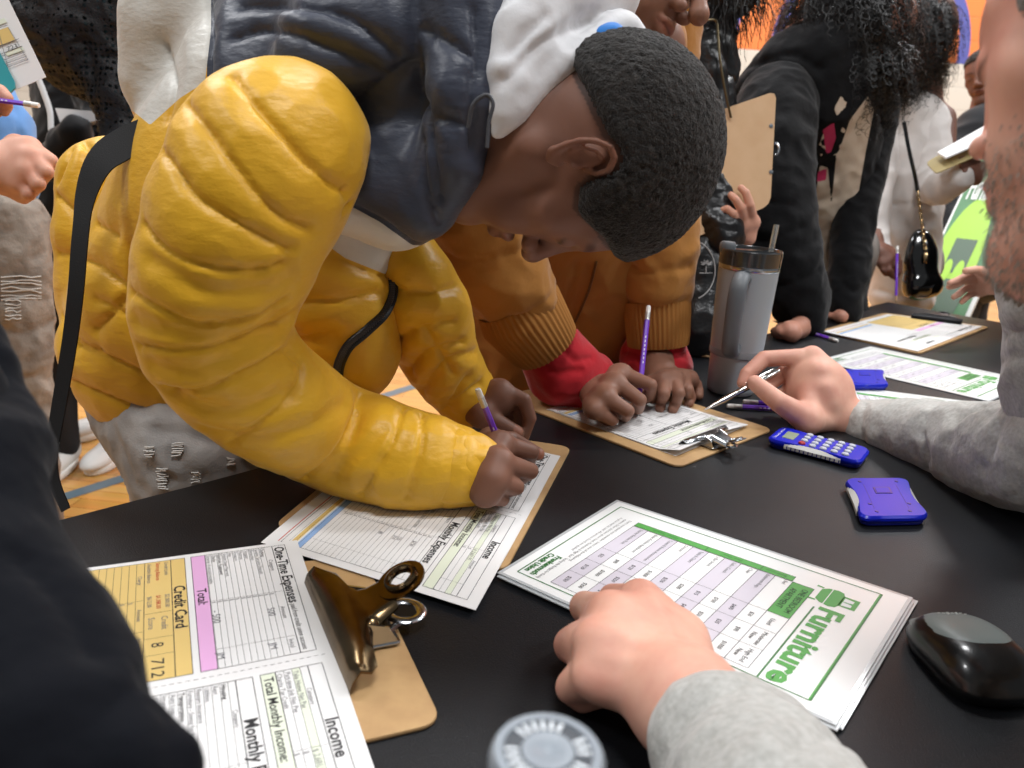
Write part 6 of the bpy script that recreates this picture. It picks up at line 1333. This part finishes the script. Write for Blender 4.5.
m = MB(); bb = -.62/np.linalg.norm(s3); m.poly([sp_(.035, bb), sp_(.93, bb), sp_(.93, 1.13), sp_(.035, 1.13)], sg)
m.poly([sp_(.40 + .37*math.cos(a)*1.0 + .0, .18 + .30*math.sin(a) , .002) for a in [2*math.pi*i/40 for i in range(40)]], sl_)
for qd, mt_, l in (([(.27, .30), (.62, .30), (.62, .155), (.27, .155)], sd_, .003), ([(.20, .13), (.72, .13), (.76, .04), (.70, -.1), (.22, -.1), (.16, .04)], sd_, .003)): m.poly([sp_(x, t, l) for x, t in qd], mt_)
for cx in (.34, .53): m.poly([sp_(cx + .075*math.cos(a), .155 + (.055*math.sin(a) if math.sin(a) > 0 else .04*math.sin(a)), .004) for a in [2*math.pi*i/20 for i in range(20)]], sl_)
m.build('printed_face', bn, 0)
v, f, w = text_mesh('Furniture', .03); m = MB(); m.add([sp_(.12 + a*.165, .475 + b_*.16, .004) for a, b_ in v], f, wsg); m.build('lettering', bn, 0)
# ================================================================ people on the left
I_ = empty('person', [*P(-10, 330, 1.55)[:2], 0], 'person in a light blue shirt and ripped grey jeans holding a teal clipboard', 'person')
blu = cloth_mat('light_blue_cotton', '6f9fdc', .85, 800, .3, (16, .5, .008))
S = Solid(); S.pc([(2, 182, 1.50, 31), (-6, 130, 1.48, 34), (-50, 60, 1.45, 38)], .03); V, Fc, _ = garment(S, .006, [[(0, 200), (20, 204), (38, 198)], [(14, 110), (20, 150), (24, 190)]], .007, .004, .001, [(14, .006, None)], seed=91.); mesh_from('shirt', V, Fc, blu, I_)
S = Solid(); S.pc([(2, 230, 1.50, 42), (6, 300, 1.52, 40), (14, 380, 1.56, 33), (26, 470, 1.6, 27), (32, 540, 1.66, 26)], .04); S.pc([(-40, 230, 1.6, 40), (-40, 400, 1.66, 32), (-40, 560, 1.75, 26)], .04)
V, Fc, _ = garment(S, .006, [[(0, 300), (20, 296), (44, 300)], [(0, 330), (25, 334), (46, 326)], [(10, 380), (30, 376), (48, 380)], [(12, 410), (30, 412), (48, 405)]], .008, .005, .001, [(14, .006, None), (40, .003, None)], seed=92.); mesh_from('jeans', V, Fc, mat('ripped_beige_denim', 'a59a8e', .85, bump=[(500, .5, .001), (22, .6, .012)], vary=(18, '7d746b', .8), spec=.2), I_)
bvh = BVHTree.FromPolygons([tuple(v) for v in V], [tuple(map(int, f)) for f in Fc])
for cx, cy, n_, hw, hh_ in ((22, 290, 7, 20, 26), (14, 312, 6, 8, 22)):
    m = MB()
    for i in range(n_):
        pts = []
        for k_ in range(5):
            h_ = bvh.ray_cast(Vector(CAM), Vector(ray(cx - hw + 2*hw*k_/4, cy - hh_/2 + hh_*i/n_ + random.uniform(-1.5, 1.5))).normalized())[0]
            if h_ is not None: pts.append(np.array(h_) - CF*.003)
        if len(pts) > 2: m.tube(pts, .0014, thr, n=5)
    if m.v: m.build('frayed_rip', I_)
ft = P(32, 540, 1.66); shoe(I_, [ft[0], ft[1] + .08, 0], [ft[0] + .02, ft[1] - .16, 0], swh, sso); shoe(I_, [ft[0] - .2, ft[1] + .12, 0], [ft[0] - .16, ft[1] - .12, 0], swh, sso)
K = 1.10
V1, F1, _ = hand_cam(K, (0, 170, .0), [(30, 148, .0), (33, 158, -.015), (30, 172, -.02), (24, 184, -.015)],
    [[(50, 161, -.01, .0105), (44, 170, .02, .009), (34, 172, .03, .0085)], [(46, 172, -.02, .0105), (40, 180, .01, .009), (30, 180, .025, .0085)], [(38, 184, -.025, .010), (32, 190, .005, .009), (24, 188, .02, .008)], [(29, 194, -.02, .009), (24, 198, .005, .008), (18, 195, .02, .0075)]],
    [(16, 146, .02, .014), (34, 150, .03, .0115), (46, 160, .03, .0095)], h=.002, fore=[(-30, 172, .02, .030)], wr=.030, palm=(P(14, 168, K), (.035, .022, .040), np.stack([CR, CF, CU], 1), .015))
N1 = normals(V1, F1); c1_ = knuckle_marks(V1, N1, [P(30, 148, K-.01), P(33, 158, K-.03), P(30, 172, K-.03), P(24, 184, K-.03)], np.ones((len(V1), 3)), .010, .4, (1., .82, .8))
V2, F2, _ = hand_cam(1.16, (-26, 96, .0), [(-8, 90, .0), (-8, 96, 0), (-9, 102, 0), (-10, 108, .01)], [[(4, 96, -.01, .0095), (7, 102, -.01, .0082)], [(3, 102, -.01, .0095), (7, 106, -.0, .0082)], [(0, 108, .0, .009), (4, 111, .0, .008)], [(-3, 112, .01, .008)]], [(-12, 88, -.02, .0125), (0, 92, -.03, .0105), (7, 98, -.03, .0085)], h=.0026, fore=[(-50, 100, .02, .025)])
S = Solid(); S.pc([(0, 220, 1.52, 22), (-10, 130, 1.49, 22), (-52, 40, 1.45, 22)], .04); S.pc([(-60, 60, 1.4, 22), (-70, 170, 1.2, 24), (-30, 172, 1.12, 20)], .03); S.pc([(-60, 40, 1.45, 20), (-80, 100, 1.25, 20), (-50, 100, 1.18, 17)], .03)
RI = frame3(CR*.7 - CU*.6 - CF*.3, CU); V, Fc, Lc = head_surface(P(-30, -110, 1.42), RI, 1., h=.004); headI = (V, Fc, None); hair_cap(V, Fc, Lc, lambda L: np.clip((L[:, 2] - .045)/.012, -1, 1), .01, .002, 120, 'hair', hairA, I_, RI)
simple_body(I_, skC, S, [headI], [(V1, F1, c1_), (V2, F2, None)])
S = Solid(); S.pc([(-46, 60, 1.38, 34), (-80, 160, 1.2, 36), (-30, 171, 1.12, 27), (-22, 171, 1.11, 25)], .03); V, Fc, _ = garment(S, .005, wrinkle=[(16, .005, None)], seed=93.); mesh_from('dark_sleeve', V, Fc, black_c, I_)
teal = mat('teal_plastic', '1f8f97', .35, coat=.3)
bt, nn = hold_board('clipboard', [P(-60, -40, 1.16), P(-22, 10, 1.16), P(19, 90, 1.15), P(-30, 110, 1.15)], 'teal plastic clipboard behind a budget form at the far left edge', teal)
c6 = [P(-70, -38, 1.15), P(8, -8, 1.15), P(46, 78, 1.145), P(-24, 112, 1.145)]
pr_ = lambda x, y, d=1.143: P(x, y, d)
m = MB(); q = [P(-60, -60, 1.156), P(-2, -22, 1.156), P(46, 77, 1.156), P(20, 88, 1.156), P(-30, 104, 1.156)]; m.add(q + [p + CF*.0006 for p in q], [tuple(range(5)), tuple(reversed(range(5, 10)))] + [(i, 5+i, 5+(i+1) % 5, (i+1) % 5) for i in range(5)], paper)
for a, b_, mt_ in (((-4, 30), (10, 26), gold), ((-2, 50), (16, 43), sage)): pass
gq = lambda pts, mt_, d=1.1545: m.poly([P(x, y, d) for x, y in pts], mt_)
gq([(-12, 34), (8, 27), (15, 40), (-6, 48)], gold); gq([(-6, 22), (4, 18), (7, 22), (-3, 26)], sage); gq([(5, 52), (22, 46), (24, 50), (7, 56)], sage)
for a, b_ in (((-6, 48), (19, 38.5)), ((-2, 55), (22, 46)), ((4, 60), (25, 52)), ((6, 63.5), (26.5, 56)), ((8, 67), (28, 59.5)), ((-8, 30), (8, 25))): m.tube([P(*a, 1.1540), P(*b_, 1.1540)], .0004, ink_l, n=4)
for a, b_ in (((8, 27), (28, 60)), ((-2, 30), (8, 67))): m.tube([P(*a, 1.1540), P(*b_, 1.1540)], .0004, ink_l, n=4)
v, f, w = text_mesh('723'); ex = nrm(P(20, 45, 1.15) - P(0, 52.5, 1.15)); ey = nrm(P(0, 40, 1.15) - P(4, 50, 1.15)); m.add([P(8, 51.5, 1.1538) + ex*a*.011 + ey*b_*.010 for a, b_ in v], f, ink)
tag(m.build('budget_form', None, 0), 'white budget form with 723 and a gold box on the teal clipboard', 'paper form')
pencil(P(39, 105.5, 1.10), P(-28, 97, 1.12), 'purple pencil in the fingers under the teal clipboard', full=False)
# ---- person in a black net top over teal
J_ = empty('person', [*P(90, 200, 2.15)[:2], 0], 'person in a black open-knit top leaning over behind the yellow jacket', 'person')
net = mat('black_net', '101012', .6, bump=[(240, .6, .003)]); nt = net.node_tree; N_ = nt.nodes; L_ = nt.links; b = N_['Principled BSDF']
tc = N_.new('ShaderNodeTexCoord'); vo = N_.new('ShaderNodeTexVoronoi'); vo.inputs['Scale'].default_value = 85; vo.inputs['Randomness'].default_value = .25; L_.new(tc.outputs['Object'], vo.inputs['Vector'])
no = N_.new('ShaderNodeTexNoise'); no.inputs['Scale'].default_value = 7; L_.new(tc.outputs['Object'], no.inputs['Vector'])
th_ = N_.new('ShaderNodeMath'); th_.operation = 'MULTIPLY'; th_.inputs[1].default_value = .62; L_.new(no.outputs['Fac'], th_.inputs[0]); g_ = N_.new('ShaderNodeMath'); g_.operation = 'GREATER_THAN'; L_.new(vo.outputs['Distance'], g_.inputs[0]); L_.new(th_.outputs[0], g_.inputs[1]); L_.new(g_.outputs[0], b.inputs['Alpha'])
S = Solid(); S.pc([(60, 20, 1.75, 42), (92, 30, 1.78, 62), (140, 20, 1.80, 62), (190, -20, 1.8, 60)], .05); S.pc([(115, 70, 1.76, 34), (125, 110, 1.74, 26), (133, 150, 1.74, 22)], .04); S.pc([(30, -20, 1.7, 20), (45, 10, 1.7, 22)], .05)
V, Fc, _ = garment(S, .0055, [[(85, 40), (95, 80), (100, 115)]], .01, .008, .001, [(14, .010, None), (40, .005, None)], seed=95.); mesh_from('open_knit_top', V, Fc, net, J_)
N = normals(V, Fc); V3 = V - N*.008; mesh_from('undershirt', V3, Fc, mat('dark_teal_cotton', '24383d', .8, vary=(12, '0f1315', .9)), J_)
S = Solid(); S.pc([(135, 150, 1.8, 15), (140, 30, 1.85, 38), (190, -30, 1.85, 34)], .04); RJ = frame3(CR*.7 - CU*.6, CU); V, Fc, Lc = head_surface(P(60, -120, 1.9), RJ, 1., h=.005); hair_cap(V, Fc, Lc, lambda L: np.clip((L[:, 2] - .045)/.012, -1, 1), .01, .002, 120, 'hair', blk_hair, J_, RJ); S.pc([(100, -40, 1.85, 26), (66, -90, 1.9, 18)], .03); simple_body(J_, skE, S, [(V, Fc, None)])
sh_ = T(100, 431, -TZ); S = Solid(); 
for s_ in (0, 1): S.chain([([*P(120 + 50*s_, 120, 2.0)[:2], .88], .085), ([sh_[0] + .02 + .24*s_, sh_[1] + .02, .46], .065), ([sh_[0] + .02 + .24*s_, sh_[1] + .03, .09], .05)], .03)
V, Fc, _ = garment(S, .009, wrinkle=[(10, .006, None)]); mesh_from('trousers', V, Fc, mat('black_trousers', '17171a', .8), J_)
for s_ in (0, 1): shoe(J_, [sh_[0] + .06 + .24*s_, sh_[1] + .09, 0], [sh_[0] - .05 + .24*s_, sh_[1] - .14, 0], swh, sso)
# ---- person in a black coat with a bag
M_ = empty('person', [*P(70, 230, 2.35)[:2], 0], 'person in a black coat with a white lining behind the yellow hood', 'person')
S = Solid(); S.pc([(66, 250, 2.35, 30), (72, 180, 2.32, 36), (78, 120, 2.28, 34), (60, 60, 2.28, 30)], .05); S.pc([(100, 90, 2.2, 26), (104, 120, 2.15, 14)], .03); S.pc([(95, 140, 2.15, 20), (62, 160, 2.1, 20), (75, 132, 2.05, 14)], .04)
V, Fc, _ = garment(S, .008, wrinkle=[(12, .010, None), (30, .004, None)], seed=97.); mesh_from('coat', V, Fc, cloth_mat('black_wool', '17181a', .9), M_)
m = MB(); wt = mat('white_cotton', 'd9dadb', .8)
m.tube([P(*q) for q in spline([(38, 78, 2.1), (45, 96, 2.1), (50, 112, 2.1), (51, 130, 2.1)], 5)], .008, wt, n=8, flat=(CF, .4)); m.build('white_trim', M_)
m = MB(); q = [P(55, 108, 2.05), P(104, 112, 2.05), P(108, 118, 2.05), (P(90, 122, 2.05)), P(78, 128, 2.05), P(60, 122, 2.05)]; m.add(q + [p + CF*.02 for p in q], [tuple(range(6)), tuple(reversed(range(6, 12)))] + [(i, 6+i, 6+(i+1) % 6, (i+1) % 6) for i in range(6)], wt); m.build('shirt_hem', M_, 0)
m = MB(); q = [P(60, 66, 2.0), P(78, 74, 2.0), P(86, 77, 2.0), P(90, 88, 2.0), P(72, 87, 2.0), P(63, 81, 2.0)]; m.add(q + [p + CF*.015 for p in q], [tuple(range(6)), tuple(reversed(range(6, 12)))] + [(i, 6+i, 6+(i+1) % 6, (i+1) % 6) for i in range(6)], mat('tan_patch', '9c8872', .7)); m.build('tan_pocket', M_, 0)
m = MB(); m.box(P(77, 131, 2.03), (.02, .006, .016), mat('crimson_label', 'a82848', .6), np.stack([nrm(CR + CU*.4), nrm(CF), nrm(np.cross(CR + CU*.4, CF))], 1)); m.build('red_label', M_, 0)
S = Solid(); S.pc([(66, 240, 2.36, 20), (74, 100, 2.3, 22), (60, 20, 2.3, 16)], .04); RM = frame3(CR*.7 - CU*.6, CU); V, Fc, Lc = head_surface(P(50, -60, 2.3), RM, 1., h=.005); hair_cap(V, Fc, Lc, lambda L: np.clip((L[:, 2] - .045)/.012, -1, 1), .01, .002, 120, 'hair', blk_hair, M_, RM); simple_body(M_, skE, S, [(V, Fc, None)])
legs(M_, [*P(66, 250, 2.4)[:2], .84], mat('black_trousers', '17171a', .8), swh)
# ---- dark sleeve and coat right beside the lens
H_ = empty('person', [-.26, .12, 0], 'person in a dark navy coat right beside the lens, only the sleeve showing', 'person')
nav = cloth_mat('navy_fleece', '090b11', .95, 600, .3, (10, .7, .02), sheen=.06, spec=.15)
S = Solid(); S.pc([(-55, 440, .36, 62), (-30, 540, .33, 80), (10, 640, .30, 86), (50, 740, .27, 84), (75, 800, .265, 76), (100, 900, .26, 62), (128, 1010, .262, 56)], .01, n=2); S.pc([(-32, 345, .40, 34), (-12, 385, .39, 30), (6, 425, .375, 30), (-10, 470, .36, 40)], .01, n=2); S.pc([(138, 768, .262, 42), (130, 860, .26, 42)], .01)
V, Fc, _ = garment(S, .0035, [[(20, 560), (60, 600), (90, 660)], [(130, 690), (160, 720), (170, 768)]], .006, .004, .0, [(10, .006, None), (25, .002, None)], seed=99.); mesh_from('coat_sleeve', V, Fc, nav, H_)
S = Solid(); hH = np.array([-.92, -.50, .86]); S.chain([(hH, .145), (np.array([-.76, -.12, 1.03]), .14), (np.array([-.60, .10, 1.09]), .11), (np.array([-.42, .22, 1.10]), .065), (P(-110, 420, .36), .045)], .03); V, Fc, _ = garment(S, .008, wrinkle=[(10, .006, None)]); mesh_from('coat', V, Fc, nav, H_)
RH = frame3(np.array([.2, .8, -.55]), np.array([.1, .5, .8])); oH = np.array([-.62, .33, 1.36]); V, Fc, Lc = head_surface(oH, RH, 1., h=.004); hair_cap(V, Fc, Lc, lambda L: np.clip((L[:, 2] - .045 + .5*np.minimum(0, L[:, 1]))/.012, -1, 1), .012, .003, 150, 'hair', blk_hair, H_, RH)
V1, F1, _ = hand_surface(Q(-.10, -.245, .27), [Q(-.075, -.27, .32), Q(-.085, -.28, .33), Q(-.10, -.285, .33), Q(-.112, -.285, .325)], [[(Q(-.07, -.29, .35), .009), (Q(-.072, -.305, .355), .008)], [(Q(-.082, -.30, .36), .009), (Q(-.084, -.315, .36), .008)], [(Q(-.10, -.305, .36), .009), (Q(-.10, -.318, .355), .008)], [(Q(-.115, -.30, .35), .008), (Q(-.115, -.315, .345), .007)]], [(Q(-.07, -.255, .29), .012), (Q(-.06, -.275, .31), .010), (Q(-.062, -.29, .325), .0085)], h=.0025, fore=[(Q(-.12, -.22, .26), .024)])
S = Solid(); S.chain([(np.array([-.78, -.2, 1.0]), .09), (np.array([-.62, .08, 1.10]), .07), (oH + RH @ np.array([0, -.06, -.15]), .05)], .04); S.pc([(-60, 430, .37, 50), (0, 620, .31, 50), (60, 780, .27, 50)], .03); S.cone(P(60, 780, .27), Q(-.12, -.22, .26), .02, .022, .01); simple_body(H_, skE, S, [(V, Fc, None)], [(V1, F1, None)]); legs(H_, hH, jean_d, blk_sh)
